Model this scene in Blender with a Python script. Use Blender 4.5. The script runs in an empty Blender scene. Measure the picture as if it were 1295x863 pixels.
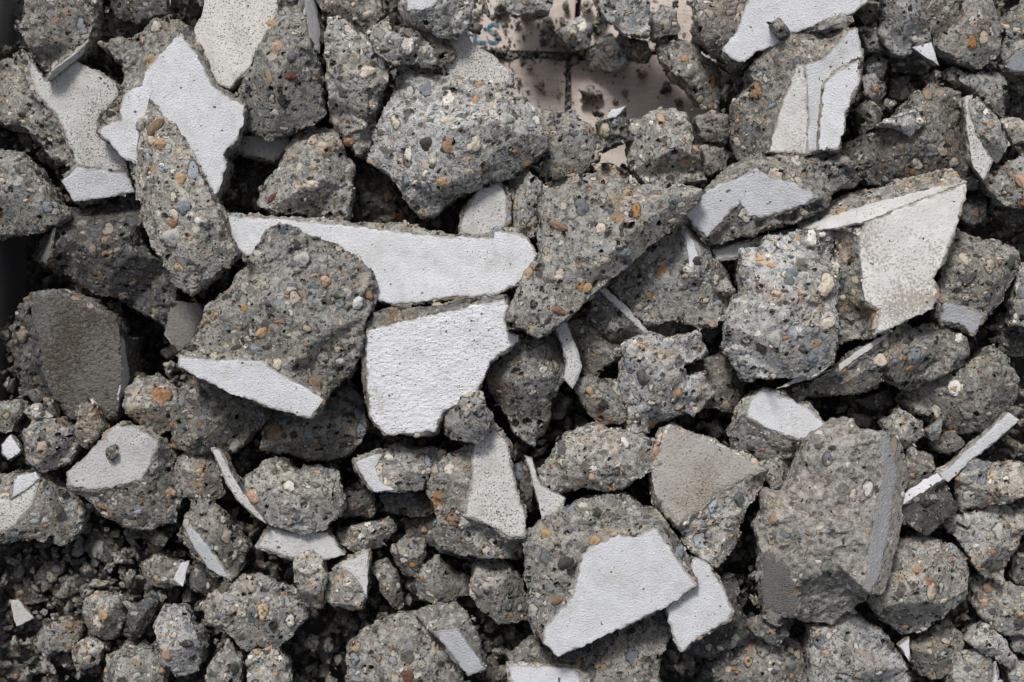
import bpy, bmesh, math, random, zlib
import numpy as np
from mathutils import Vector, geometry

# ------------------------------------------------------------------ basics
sc = bpy.context.scene
COL = sc.collection
H = 2000.0                      # camera height above the z = 0 level, mm
CX, CY = 647.5, 431.5           # photo centre; one photo pixel is about one millimetre at z = 0
FAST_VOX = 1.9


def world(px, py, z):
    k = (H - z) / H / 1000.0
    return Vector(((px - CX) * k, (CY - py) * k, z / 1000.0))


def pts(s):
    out = []
    for t in s.split():
        out.append(tuple(float(v) for v in t.split(',')))
    return out


# ------------------------------------------------------------------ numpy noise
def _h(i, j, k, seed):
    with np.errstate(over='ignore'):
        x = (i.astype(np.int64) * 374761393 + j.astype(np.int64) * 668265263 + k.astype(np.int64) * 2147483647 + seed * 1274126177) & 0xFFFFFFFF
        x = ((x ^ (x >> 13)) * 1274126177) & 0xFFFFFFFF
        x = ((x ^ (x >> 16)) * 2246822519) & 0xFFFFFFFF
        x = x ^ (x >> 15)
    return (x & 0xFFFFFF).astype(np.float64) / float(0xFFFFFF)


def vnoise(p, seed):
    f = np.floor(p)
    t = p - f
    t = t * t * t * (t * (t * 6 - 15) + 10)
    i, j, k = f[:, 0].astype(np.int64), f[:, 1].astype(np.int64), f[:, 2].astype(np.int64)
    r = 0
    for a in (0, 1):
        wa = t[:, 0] if a else 1 - t[:, 0]
        for b in (0, 1):
            wb = t[:, 1] if b else 1 - t[:, 1]
            for c in (0, 1):
                wc = t[:, 2] if c else 1 - t[:, 2]
                r = r + wa * wb * wc * _h(i + a, j + b, k + c, seed)
    return r * 2 - 1


def fbm(p, freq, octv, seed, gain=0.5):
    s, a, tot = 0, 1.0, 0
    for o in range(octv):
        s = s + a * vnoise(p * freq * (2.03 ** o) + 17.3 * o, seed + o)
        tot += a
        a *= gain
    return s / tot


def chips(p, freq, seed, slope):
    """flat broken facets: every cell of a random pattern gets a plane of its own"""
    q = p * freq
    f = np.floor(q).astype(np.int64)
    best = np.full(len(q), 1e9)
    val = np.zeros(len(q))
    for a in (-1, 0, 1):
        for b in (-1, 0, 1):
            for c in (-1, 0, 1):
                i, j, k = f[:, 0] + a, f[:, 1] + b, f[:, 2] + c
                o = [_h(i, j, k, seed + n) for n in (1, 2, 3)]
                v = np.stack([q[:, 0] - (i + o[0]), q[:, 1] - (j + o[1]), q[:, 2] - (k + o[2])], 1)
                d = (v * v).sum(1)
                m = d < best
                if not m.any():
                    continue
                r = [_h(i, j, k, seed + n) - 0.5 for n in (4, 5, 6, 7)]
                pl = r[0] + slope * 2 * (r[1] * v[:, 0] + r[2] * v[:, 1] + r[3] * v[:, 2])
                best = np.where(m, d, best)
                val = np.where(m, pl, val)
    return val


# ------------------------------------------------------------------ 2-D helpers
def area(poly):
    s = 0
    for i in range(len(poly)):
        x0, y0 = poly[i - 1][:2]
        x1, y1 = poly[i][:2]
        s += x0 * y1 - x1 * y0
    return s / 2


def inside(px, py, poly):
    """vectorised point in polygon"""
    r = np.zeros(px.shape, bool)
    n = len(poly)
    for i in range(n):
        x0, y0 = poly[i - 1][:2]
        x1, y1 = poly[i][:2]
        if y0 == y1:
            continue
        c = ((y0 > py) != (y1 > py)) & (px < (x1 - x0) * (py - y0) / (y1 - y0) + x0)
        r ^= c
    return r


def edge_dist(px, py, poly):
    d = np.full(px.shape, 1e9)
    for i in range(len(poly)):
        x0, y0 = poly[i - 1][:2]
        x1, y1 = poly[i][:2]
        dx, dy = x1 - x0, y1 - y0
        L = dx * dx + dy * dy + 1e-9
        t = np.clip(((px - x0) * dx + (py - y0) * dy) / L, 0, 1)
        d = np.minimum(d, np.hypot(px - x0 - t * dx, py - y0 - t * dy))
    return d


def ragged(poly, rnd, amp, step=3.0):
    """break the straight sides of a traced outline into a torn edge"""
    out = []
    n = len(poly)
    for i in range(n):
        x0, y0 = poly[i]
        x1, y1 = poly[(i + 1) % n]
        L = math.hypot(x1 - x0, y1 - y0)
        m = max(1, int(L / step))
        nx, ny = (y1 - y0) / (L + 1e-6), -(x1 - x0) / (L + 1e-6)
        w1, w2 = rnd.uniform(0, 6.28), rnd.uniform(0, 6.28)
        for k in range(m):
            t = k / m
            env = min(1.0, 4 * t * (1 - t) + 0.15)
            o = env * amp * (0.8 * math.sin(w1 + L * t / 6.0) * rnd.uniform(.3, 1) + 0.5 * math.sin(w2 + L * t / 2.4)) + rnd.uniform(-.45, .45) * amp
            out.append((x0 + (x1 - x0) * t + nx * o, y0 + (y1 - y0) * t + ny * o))
    return out


def push_out(p):
    """carry pieces that the frame cuts a little way on beyond it"""
    x, y = p[0], p[1]
    if x <= 1: x = -28
    if x >= 1294: x = 1350
    if y <= 1: y = -50
    if y >= 862: y = 915
    return (x, y) + tuple(p[2:])


# ------------------------------------------------------------------ node helpers
class NT:
    def __init__(s, mat):
        s.t = mat.node_tree
        s.t.nodes.clear()

    def n(s, typ, **kw):
        nd = s.t.nodes.new(typ)
        for k, v in kw.items():
            setattr(nd, k, v)
        return nd

    def l(s, a, b):
        s.t.links.new(a, b)

    def val(s, sock, v):
        if hasattr(v, 'links') or hasattr(v, 'is_linked'):
            s.l(v, sock)
        else:
            sock.default_value = v

    def math(s, op, a, b=0.0, c=0.0, clamp=False):
        nd = s.n('ShaderNodeMath', operation=op, use_clamp=clamp)
        s.val(nd.inputs[0], a)
        s.val(nd.inputs[1], b)
        s.val(nd.inputs[2], c)
        return nd.outputs[0]

    def vmath(s, op, a, b):
        nd = s.n('ShaderNodeVectorMath', operation=op)
        s.val(nd.inputs[0], a)
        s.val(nd.inputs[1], b)
        return nd.outputs[0]

    def vscale(s, a, k):
        nd = s.n('ShaderNodeVectorMath', operation='SCALE')
        s.val(nd.inputs[0], a)
        s.val(nd.inputs[3], k)
        return nd.outputs[0]

    def step(s, x, lo, hi, o0=0.0, o1=1.0, smooth=True):
        nd = s.n('ShaderNodeMapRange', interpolation_type='SMOOTHSTEP' if smooth else 'LINEAR')
        s.val(nd.inputs[0], x)
        s.val(nd.inputs[1], lo)
        s.val(nd.inputs[2], hi)
        s.val(nd.inputs[3], o0)
        s.val(nd.inputs[4], o1)
        return nd.outputs[0]

    def mix(s, f, a, b, typ='MIX'):
        nd = s.n('ShaderNodeMix', data_type='RGBA', blend_type=typ)
        s.val(nd.inputs[0], f)
        s.val(nd.inputs[6], a)
        s.val(nd.inputs[7], b)
        return nd.outputs[2]

    def noise(s, v, scale, detail=3.0, rough=0.55):
        nd = s.n('ShaderNodeTexNoise')
        s.val(nd.inputs['Vector'], v)
        nd.inputs['Scale'].default_value = scale
        nd.inputs['Detail'].default_value = detail
        nd.inputs['Roughness'].default_value = rough
        return nd

    def voro(s, v, scale, feature='F1', rnd=1.0):
        nd = s.n('ShaderNodeTexVoronoi', feature=feature)
        s.val(nd.inputs['Vector'], v)
        nd.inputs['Scale'].default_value = scale
        nd.inputs['Randomness'].default_value = rnd
        return nd

    def ramp(s, f, stops, mode='CONSTANT'):
        nd = s.n('ShaderNodeValToRGB')
        cr = nd.color_ramp
        cr.interpolation = mode
        while len(cr.elements) < len(stops):
            cr.elements.new(0.5)
        for e, (p, c) in zip(cr.elements, stops):
            e.position = p
            e.color = (*c, 1)
        s.l(f, nd.inputs[0])
        return nd.outputs[0]

    def sep(s, c):
        nd = s.n('ShaderNodeSeparateColor')
        s.l(c, nd.inputs[0])
        return nd.outputs

    def finish(s, col, rough, height, disp_scale, bump_only=False, bump_dist=0.002, spec=0.25, bump_strength=1.0):
        b = s.n('ShaderNodeBsdfPrincipled')
        s.val(b.inputs['Base Color'], col)
        s.val(b.inputs['Roughness'], rough)
        b.inputs['Specular IOR Level'].default_value = spec
        o = s.n('ShaderNodeOutputMaterial')
        s.l(b.outputs[0], o.inputs['Surface'])
        if bump_only:
            bp = s.n('ShaderNodeBump')
            bp.inputs['Distance'].default_value = bump_dist
            bp.inputs['Strength'].default_value = bump_strength
            s.l(height, bp.inputs['Height'])
            s.l(bp.outputs[0], b.inputs['Normal'])
        else:
            d = s.n('ShaderNodeDisplacement')
            d.inputs['Midlevel'].default_value = 0.0
            d.inputs['Scale'].default_value = disp_scale
            s.l(height, d.inputs['Height'])
            s.l(d.outputs[0], o.inputs['Displacement'])


def new_mat(name):
    m = bpy.data.materials.new(name)
    m.use_nodes = True
    return m, NT(m)


PEBBLE = [(0.0, (.50, .485, .45)), (.12, (.19, .21, .24)), (.21, (.64, .56, .46)), (.31, (.26, .255, .235)),
          (.38, (.53, .385, .24)), (.455, (.045, .04, .036)), (.535, (.76, .72, .65)), (.63, (.33, .36, .40)),
          (.71, (.54, .44, .34)), (.785, (.115, .108, .092)), (.85, (.39, .36, .31)), (.905, (.42, .265, .165)), (.94, (.50, .25, .085)), (.97, (.085, .09, .10))]


def concrete(name, dark=(.218, .206, .178), light=(.55, .53, .47), cool=(.43, .432, .43), agg=1.0, gain=1.0):
    m, t = new_mat(name)
    m.displacement_method = 'BOTH'
    tc = t.n('ShaderNodeTexCoord').outputs['Object']
    oi = t.n('ShaderNodeObjectInfo').outputs['Random']
    off = t.n('ShaderNodeCombineXYZ')
    t.l(t.math('MULTIPLY', oi, 7.31), off.inputs[0])
    t.l(t.math('MULTIPLY', oi, 3.77), off.inputs[1])
    t.l(t.math('MULTIPLY', oi, 11.9), off.inputs[2])
    p0 = t.vmath('ADD', tc, off.outputs[0])
    wn = t.noise(p0, 75, 2.0)
    warp = t.vscale(t.vmath('SUBTRACT', wn.outputs['Color'], (.5, .5, .5)), 0.011)
    p = t.vmath('ADD', p0, warp)
    big = t.noise(p0, 9, 3.0).outputs[0]
    mid = t.noise(p0, 60, 6.0, 0.68).outputs[0]
    fine = t.noise(p0, 420, 4.0, 0.7).outputs[0]
    # cement matrix
    mat = t.mix(t.step(mid, .30, .70), (*dark, 1), (*light, 1))
    mat = t.mix(t.step(big, .42, .68, 0, .75), mat, (*cool, 1))
    mat = t.mix(t.step(fine, .33, .64, 0, 1), t.mix(.52, mat, (.05, .047, .042, 1)), t.mix(.2, mat, (.6, .59, .56, 1)))
    clot = t.noise(t.vmath('ADD', p0, (2.2, 5.1, .7)), 125, 3.0, .6).outputs[0]
    mat = t.mix(t.step(clot, .50, .62, 0, .5), mat, (.10, .095, .086, 1))
    mat = t.mix(t.step(clot, .46, .34, 0, .42), mat, (.60, .59, .56, 1))
    col, hgt = mat, t.math('MULTIPLY_ADD', mid, 0.75, t.math('MULTIPLY', fine, 0.34))
    # every piece leans to beige dust or to blue grey
    hue = t.math('FRACT', t.math('MULTIPLY', oi, 13.7))
    mat = t.mix(t.step(hue, .4, 1, 0, .75), mat, t.mix(1.0, mat, (1.22, 1.0, .69, 1), 'MULTIPLY'))
    mat = t.mix(t.step(hue, .4, 0, 0, .8), mat, t.mix(1.0, mat, (.87, 1.0, 1.2, 1), 'MULTIPLY'))
    dust = t.noise(p0, 22, 5.0, .65).outputs[0]
    # fine sand, gravel, stones
    rich = t.step(t.math('FRACT', t.math('MULTIPLY', oi, 29.3)), 0, 1, .82, 1.18, False)
    for scale, off_, keep, rmax, hh, op in ((330, 3.1, .48, .52, .14, .62), (170, 9.7, .72, .56, .45, .85), (100, 13.7, .74, .57, .85, .92), (58, 5.3, .60, .56, 1.35, .95)):
        sq = t.vmath('MULTIPLY', t.vmath('ADD', p, (off_, off_ * .7, off_ * 1.9)), {330: (1, 1.1, .9), 170: (1.2, .8, 1.0), 100: (.72, 1.15, 1.0), 58: (1.05, .75, 1.15)}[scale])
        v = t.voro(sq, scale)
        rgb = t.sep(v.outputs['Color'])
        thr_ = t.math('SUBTRACT', 1.0, t.math('MULTIPLY', rich, keep * agg))
        r = t.math('MULTIPLY', t.step(rgb[0], thr_, 1.0, .16, 1.0, False), rmax)
        has = t.math('GREATER_THAN', rgb[0], thr_)
        msk = t.math('MULTIPLY', t.step(t.math('DIVIDE', v.outputs['Distance'], r), .86, 1.0, 1.0, 0.0), has)
        pc = t.ramp(rgb[1], PEBBLE)
        pc = t.mix(t.step(clot, .47, .60, 0, .5), pc, t.mix(.4, pc, (.30, .255, .21, 1)))
        pc = t.mix(t.step(mid, .5, .66, 0, .35), pc, t.mix(.5, pc, (.22, .19, .16, 1)))
        pc = t.mix(t.step(fine, .5, .68, 0, .3), pc, t.mix(.5, pc, (.1, .095, .09, 1)))
        # some stones keep a skin of cement
        fm = t.math('MULTIPLY', msk, t.step(rgb[2], .12, .32, .15 * op, op))
        col = t.mix(fm, col, pc)
        # crevice shade painted as a thin dark line where a stone meets the cement
        ring = t.math('MULTIPLY', has, t.step(t.math('ABSOLUTE', t.math('SUBTRACT', t.math('DIVIDE', v.outputs['Distance'], r), 1.0)), 0.0, .2, .8, 0.0))
        col = t.mix(t.math('MULTIPLY', ring, t.step(rgb[2], .2, .5)), col, (.05, .056, .05, 1))
        dome = t.math('SUBTRACT', 1.0, t.math('POWER', t.math('MINIMUM', t.math('DIVIDE', v.outputs['Distance'], r), 1.0), 2.0))
        dome = t.math('MULTIPLY', t.math('MULTIPLY', dome, has), t.step(rgb[2], 0, 1, -.5, 1.0, False))
        hgt = t.math('MULTIPLY_ADD', dome, hh, hgt)
    # air holes and lost stones
    for scale, off_, keep, rmax, dep in ((230, 21.3, .35, .38, .6), (105, 31.3, .26, .36, 1.2), (60, 14.9, .34, .30, 2.2)):
        v = t.voro(t.vmath('ADD', p, (off_, off_ * .4, off_ * 1.3)), scale)
        rgb = t.sep(v.outputs['Color'])
        r = t.math('MULTIPLY', t.step(rgb[1], 0, 1, .5, 1.0), rmax)
        hole = t.math('MULTIPLY', t.step(t.math('DIVIDE', v.outputs['Distance'], r), .7, 1.05, 1.0, 0.0), t.math('GREATER_THAN', rgb[0], 1 - keep * agg * agg))
        col = t.mix(t.math('MULTIPLY', hole, .88), col, (.022, .02, .018, 1))
        hgt = t.math('SUBTRACT', hgt, t.math('MULTIPLY', hole, dep))
    # cement dust smeared over some of it
    col = t.mix(t.step(dust, .56, .72, 0, .42), col, (.46, .42, .35, 1))
    # rusty and earthy stains
    rs = t.noise(t.vmath('ADD', p0, (6.1, 3.3, 9.9)), 17, 5.0, .65).outputs[0]
    col = t.mix(t.step(rs, .57, .70, 0, .55), col, t.mix(1.0, col, (.86, .62, .42, 1), 'MULTIPLY'))
    # per piece shade
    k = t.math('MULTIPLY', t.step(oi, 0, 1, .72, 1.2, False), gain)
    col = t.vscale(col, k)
    hgt = t.math('SUBTRACT', hgt, .62)
    hgt = t.math('MULTIPLY', hgt, t.n('ShaderNodeAttribute', attribute_name='relief').outputs['Fac'])
    t.finish(col, .92, hgt, 0.0032, spec=.18)
    return m


def coat(name, base, speck=0.0, speck_col=(.05, .047, .042), dirt=0.0, dirt_col=(.33, .29, .25), bump=.0008, stretch=None, wear=0.0, grain=330):
    """the painted or trowelled outer face that the chunks still carry"""
    m, t = new_mat(name)
    tc = t.n('ShaderNodeTexCoord').outputs['Object']
    oi = t.n('ShaderNodeObjectInfo').outputs['Random']
    off = t.n('ShaderNodeCombineXYZ')
    t.l(t.math('MULTIPLY', oi, 5.1), off.inputs[0])
    t.l(t.math('MULTIPLY', oi, 8.3), off.inputs[1])
    p0 = t.vmath('ADD', tc, off.outputs[0])
    if stretch:
        p1 = t.vmath('MULTIPLY', p0, stretch)
    else:
        p1 = p0
    big = t.noise(p0, 11, 4.0).outputs[0]
    mid = t.noise(p0, 48, 5.0, .62).outputs[0]
    fine = t.noise(p1, grain, 3.0, .6).outputs[0]
    grit = t.noise(p0, 900, 2.0, .6).outputs[0]
    b2 = tuple(c * .86 for c in base)
    col = t.mix(t.step(mid, .35, .7), (*b2, 1), (*base, 1))
    col = t.mix(t.step(grit, .3, .7, 0, .25), col, tuple(c * .72 for c in base) + (1,))
    hgt = t.math('ADD', t.math('MULTIPLY', fine, 2.2), t.math('MULTIPLY', mid, 1.2))
    hgt = t.math('MULTIPLY_ADD', grit, .3, hgt)
    if dirt:
        dm = t.step(t.math('ADD', t.math('MULTIPLY', big, .5), t.math('MULTIPLY', fine, .5)), .52 - .04 * dirt, .585, 0, dirt)
        col = t.mix(dm, col, (*dirt_col, 1))
    if speck:
        # pin holes: thick in patches, thin elsewhere, ragged in shape
        hn = t.noise(t.vmath('ADD', p1, (3.3, 1.7, .4)), 520, 2.0, .55).outputs[0]
        thr = t.step(t.math('MULTIPLY_ADD', mid, .35, t.math('MULTIPLY', big, .65)), .36, .64, .76 - .07 * speck, .69 - .115 * speck, False)
        hole = t.step(t.math('SUBTRACT', hn, thr), 0.0, .035, 0.0, 1.0)
        col = t.mix(t.math('MULTIPLY', hole, .8), col, (*speck_col, 1))
        hgt = t.math('SUBTRACT', hgt, t.math('MULTIPLY', hole, 1.1))
        hn = t.noise(t.vmath('ADD', p0, (9.3, 4.7, 2.4)), 130, 1.0, .5).outputs[0]
        hole = t.step(hn, .745, .77, 0.0, 1.0)
        col = t.mix(t.math('MULTIPLY', hole, .85), col, (*speck_col, 1))
        hgt = t.math('SUBTRACT', hgt, t.math('MULTIPLY', hole, 1.6))
    st = t.noise(p0, 26, 5, .7).outputs[0]
    col = t.mix(t.step(st, .50, .70, 0, .75), col, t.mix(1.0, col, (.80, .775, .73, 1), 'MULTIPLY'))
    # the broken rim of the coat is dirty and shows the grey layer below
    rim = t.n('ShaderNodeAttribute', attribute_name='rim').outputs['Fac']
    rn = t.math('MULTIPLY_ADD', t.math('SUBTRACT', mid, .5), 9.0, rim)
    col = t.mix(t.step(rn, .7, 2.2, .75 if sum(base) > 1.5 else .2, 0.0), col, (.36, .345, .32, 1) if sum(base) > 1.5 else (.13, .12, .11, 1))
    # a few scuffs
    sc_ = t.noise(t.vmath('MULTIPLY', p0, (3.0, .6, 1.5)), 60, 4, .7).outputs[0]
    col = t.mix(t.step(sc_, .62, .72, 0, .5), col, (.30, .285, .265, 1))
    t.finish(col, .8, hgt, 0, bump_only=True, bump_dist=bump, spec=.25)
    return m


M = {
    'con': concrete('broken concrete'),
    'pale': concrete('pale broken concrete', (.27, .268, .26), (.63, .62, .60), (.53, .54, .565), gain=1.08),
    'brown': concrete('earthy broken concrete', (.16, .148, .126), (.425, .395, .335), (.335, .325, .30), gain=.9),
    'dusk': concrete('shade darkened concrete', (.095, .092, .087), (.23, .225, .215), (.18, .188, .20), gain=.68),  # darker copy of the concrete, gap shade put into its colour
    'worn': concrete('worn pale concrete', (.27, .248, .215), (.58, .545, .49), (.47, .45, .42), agg=.5, gain=1.05),
    'mortar': concrete('fine mortar', (.17, .165, .155), (.30, .285, .26), (.27, .265, .25), agg=.45),
    'clean': coat('white paint', (.79, .80, .832), speck=.35, bump=.0008, grain=480),
    'speck': coat('pin holed white plaster', (.70, .69, .665), speck=1.15, dirt=.4, dirt_col=(.36, .33, .29), bump=.0006),
    'dirt': coat('dirt stained white paint', (.80, .79, .765), speck=.3, dirt=.85, dirt_col=(.36, .315, .265), bump=.0006),
    'rough': coat('pitted white render', (.79, .80, .83), speck=.9, bump=.0013, stretch=(.6, 1.0, 1.0), wear=1.0, grain=235),
    'grey': coat('trowelled grey face', (.285, .275, .255), speck=.6, dirt=.8, dirt_col=(.17, .155, .135), bump=.0010, grain=520),
    'old': coat('old dark grey face', (.19, .18, .165), speck=1.0, dirt=.9, dirt_col=(.10, .085, .068), bump=.0022, grain=210),
    'side': coat('grey worn side', (.52, .52, .535), speck=.5, dirt=.6, dirt_col=(.36, .34, .32), bump=.0008, grain=300),
    'lgrey': coat('pale grey face', (.66, .655, .645), speck=.8, bump=.0007),
    'tan': coat('brown stained face', (.46, .44, .41), speck=.8, dirt=.8, dirt_col=(.31, .26, .205), bump=.0009),
}


# ------------------------------------------------------------------ building a piece of rubble
class W:
    """a face of the old wall that a piece still carries: traced outline, three points of its plane, coat"""
    def __init__(s, outline, plane=None, mat='clean', amp=1.3, label=None, name='painted_face', thick=.6):
        s.poly = [push_out(p)[:2] for p in pts(outline)]
        s.plane = pts(plane) if plane else None
        s.mat, s.amp, s.label, s.name, s.thick = mat, amp, label, name, thick


MASK = []          # outlines of everything already placed, for the loose fragments


def remesh(me, voxel):
    o = bpy.data.objects.new('tmp', me)
    COL.objects.link(o)
    md = o.modifiers.new('r', 'REMESH')
    md.mode = 'VOXEL'
    md.voxel_size = voxel
    dg = bpy.context.evaluated_depsgraph_get()
    dg.update()
    ev = o.evaluated_get(dg)
    out = bpy.data.meshes.new_from_object(ev)
    bpy.data.objects.remove(o)
    bpy.data.meshes.remove(me)
    return out


def plane_z(pl, x, y):
    """pl: (point, normal) in world; z (mm) of the plane along the sight line through a pixel"""
    p0, n = pl
    o = Vector((0, 0, H / 1000))
    d = world(x, y, 0) - o
    t = (p0 - o).dot(n) / d.dot(n)
    return (o + d * t).z * 1000


def R(name, label, z, outline, pk='', h=None, d=None, s=.82, tilt=(0, 0), mat='con', whites=(), rough=1.0, cat=None, group=None, vox=None, flat=False, cuts=None):
    rnd = random.Random(zlib.crc32((label + outline).encode()))
    ol = [push_out(p) for p in pts(outline)]
    if area(ol) < 0:
        ol = ol[::-1]
    A = abs(area(ol))
    size = math.sqrt(A)
    xs, ys = [p[0] for p in ol], [p[1] for p in ol]
    per = sum(math.dist(ol[i - 1][:2], ol[i][:2]) for i in range(len(ol)))
    thin = 2 * A / per                                   # about half the mean width
    cx, cy = sum(xs) / len(xs), sum(ys) / len(ys)
    if h is None:
        h = min(.55 * thin, 42)
    if d is None:
        d = max(22, min(1.5 * thin + 25, 120))
    MASK.append((z, [(p[0], p[1]) for p in ol]))
    # the torn outline between the traced corners
    full = [(p[0], p[1], p[2] if len(p) > 2 else -h * rnd.uniform(.05, 1.05)) for p in ol]
    n0 = len(full)
    corner = full
    ol = []
    ja = (.9 if flat else 2.6) * min(1, thin / 28) * rough
    for i in range(n0):
        a, b = full[i], full[(i + 1) % n0]
        L = math.dist(a[:2], b[:2])
        m = max(1, round(L / rnd.uniform(9, 15)))
        ol.append(a)
        for k in range(1, m):
            t = (k + rnd.uniform(-.2, .2)) / m
            e = rnd.uniform(-1, .8) * ja
            ol.append((a[0] + (b[0] - a[0]) * t + (b[1] - a[1]) / L * e, a[1] + (b[1] - a[1]) * t - (b[0] - a[0]) / L * e, a[2] + (b[2] - a[2]) * t))

    def base(x, y):
        return z + tilt[0] * (x - cx) + tilt[1] * (y - cy)
    # planes of the painted faces
    planes = []
    for w in whites:
        if w.plane:
            a, b, c = [world(*q) for q in w.plane]
        else:
            a, b, c = [world(x, y, base(x, y) - (0 if flat else .12 * h)) for x, y in ((cx, cy), (cx + 100, cy), (cx, cy - 100))]
        n = (b - a).cross(c - a).normalized()
        if n.z < 0:
            n = -n
        planes.append((a, n))
    V, Z = [], []
    for p in ol:
        zz = base(p[0], p[1]) + p[2]
        for w, pl in zip(whites, planes):
            px, py = np.array([p[0]]), np.array([p[1]])
            if edge_dist(px, py, w.poly)[0] < 7:
                zz = plane_z(pl, p[0], p[1]) - 1
        for pl in planes:
            zz = min(zz, plane_z(pl, p[0], p[1]) - 1)
        V.append((p[0], p[1]))
        Z.append(zz)
    nrim = len(V)
    extra = []
    for q in pts(pk) if pk else []:
        extra.append((q[0], q[1], base(q[0], q[1]) + q[2]))
    if not pk:
        for ring, lo, hi in ((.58, -.05, .38), (.2, -.1, .25)):
            for i in range(n0):
                if ring < .3 and i % 3:
                    continue
                if ring < .6 and ring > .3 and i % 2:
                    continue
                k = ring + rnd.uniform(-.09, .09)
                x, y = cx + (corner[i][0] - cx) * k, cy + (corner[i][1] - cy) * k
                extra.append((x, y, base(x, y) - h * rnd.uniform(lo, hi)))
    poly2 = [(p[0], p[1]) for p in ol]
    for w, pl in zip(whites, planes):
        for x, y in w.poly:
            extra.append((x, y, plane_z(pl, x, y) - .5, w))
    for e in extra:
        x, y = np.array([e[0]]), np.array([e[1]])
        if not inside(x, y, poly2)[0] or edge_dist(x, y, poly2)[0] < 2.5:
            continue
        own = e[3] if len(e) > 3 else None
        zz = e[2]
        skip = False
        for w, pl in zip(whites, planes):
            if own is None and (inside(x, y, w.poly)[0] or edge_dist(x, y, w.poly)[0] < 5):
                skip = True
            zz = min(zz, plane_z(pl, e[0], e[1]) - .5)
        if skip or any(math.dist(v, e[:2]) < 2 for v in V):
            continue
        V.append((e[0], e[1]))
        Z.append(zz)
    r = geometry.delaunay_2d_cdt([Vector(v) for v in V], [(i, (i + 1) % nrim) for i in range(nrim)], [], 1, 1e-4)
    vo, fo, orig = r[0], r[2], r[3]
    zo = []
    for i, v in enumerate(vo):
        ids = [q for q in orig[i] if q < len(Z)]
        if ids:
            zo.append(Z[ids[0]])
        else:
            k = min(range(len(V)), key=lambda q: math.dist(V[q], v))
            zo.append(Z[k])
    bm = bmesh.new()
    top = [bm.verts.new(world(v[0], v[1], zz)) for v, zz in zip(vo, zo)]
    for f in fo:
        if len(set(f)) > 2:
            try:
                bm.faces.new([top[i] for i in f])
            except ValueError:
                pass
    be = [e for e in bm.edges if len(e.link_faces) == 1]
    # skirt: two rings going down, then the underside
    ring = {}
    bot = z - h - d
    c0 = world(cx, cy, bot)
    for e in be:
        for v in e.verts:
            if v not in ring:
                zt = v.co.z * 1000
                kk = rnd.uniform(.95, 1.0)
                m1 = zt + (bot - zt) * rnd.uniform(.3, .5)
                a = Vector((c0.x + (v.co.x - c0.x) * kk, c0.y + (v.co.y - c0.y) * kk, m1 / 1000))
                k2 = s * rnd.uniform(.9, 1.1)
                b = Vector((c0.x + (v.co.x - c0.x) * k2, c0.y + (v.co.y - c0.y) * k2, (bot + rnd.uniform(-.1, .15) * d) / 1000))
                ring[v] = (bm.verts.new(a), bm.verts.new(b))
    vb = bm.verts.new(c0 - Vector((0, 0, .04 * d / 1000)))
    for e in be:
        f = e.link_faces[0]
        lp = [l for l in f.loops if l.edge == e][0]
        a, b = lp.vert, lp.link_loop_next.vert
        A1, A2 = ring[a]
        B1, B2 = ring[b]
        for q in ((b, a, A1, B1), (B1, A1, A2, B2), (B2, A2, vb)):
            try:
                bm.faces.new(q)
            except ValueError:
                pass
    bmesh.ops.recalc_face_normals(bm, faces=bm.faces)
    bmesh.ops.triangulate(bm, faces=bm.faces)
    me = bpy.data.meshes.new(name)
    bm.to_mesh(me)
    bm.free()
    vx = vox or max(1.0, min(FAST_VOX, .07 * thin + .7))
    me = remesh(me, vx / 1000)
    me.name = name
    # ---- rough broken surface
    nv = len(me.vertices)
    P = np.empty(nv * 3)
    me.vertices.foreach_get('co', P)
    P = P.reshape(-1, 3)
    N = np.empty(nv * 3)
    me.vertex_normals.foreach_get('vector', N)
    N = N.reshape(-1, 3)
    sd = rnd.randrange(1, 9000)
    Q = P * 1000.0
    amp = min(1.0, thin / 45.0) * rough
    D = fbm(Q, 1 / 62, 3, sd) * 2.5 * amp
    D += chips(Q, 1 / 44, sd + 50, .8) * 3.6 * amp
    D += chips(Q, 1 / 17, sd + 70, .8) * 2.9 * min(1, thin / 25) * rough
    D += chips(Q, 1 / 8, sd + 80, .6) * 1.7 * min(1, thin / 20) * rough
    D += fbm(Q, 1 / 6, 3, sd + 90, .7) * 1.3 * min(1, thin / 16) * rough
    P2 = P + N * (D / 1000.0)[:, None]
    # clean breaks: a few slanting fracture planes take the top down in flat facets that meet in ridges
    keep = np.ones(nv)
    kz = H / (H - Q[:, 2]) * 1000
    qx, qy = CX + P[:, 0] * kz, CY - P[:, 1] * kz
    for w in whites:
        keep *= np.where(inside(qx, qy, w.poly), 0.0, np.clip((edge_dist(qx, qy, w.poly) - 3) / 16.0, 0, 1))
    up_ = N[:, 2] > .1
    z_was = P2[:, 2].copy()
    if not flat and up_.any():
        for c in range(cuts if cuts is not None else (9 if thin > 30 else 6)):
            az, tl = rnd.uniform(0, 6.283), math.radians(rnd.uniform(16, 58))
            nn = np.array((math.cos(az) * math.sin(tl), math.sin(az) * math.sin(tl), math.cos(tl)))
            dot = P2 @ nn
            lim = np.percentile(dot[up_], rnd.uniform(68, 92))
            over_ = np.clip((dot - lim) / nn[2], 0, .055)
            P2[:, 2] -= over_ * keep * .92
        P2[:, 2] = np.maximum(P2[:, 2], z_was - np.where(N[:, 2] > -.2, (.5 * h + 9) / 1000, 0))
    calm = np.ones(nv)
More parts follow.
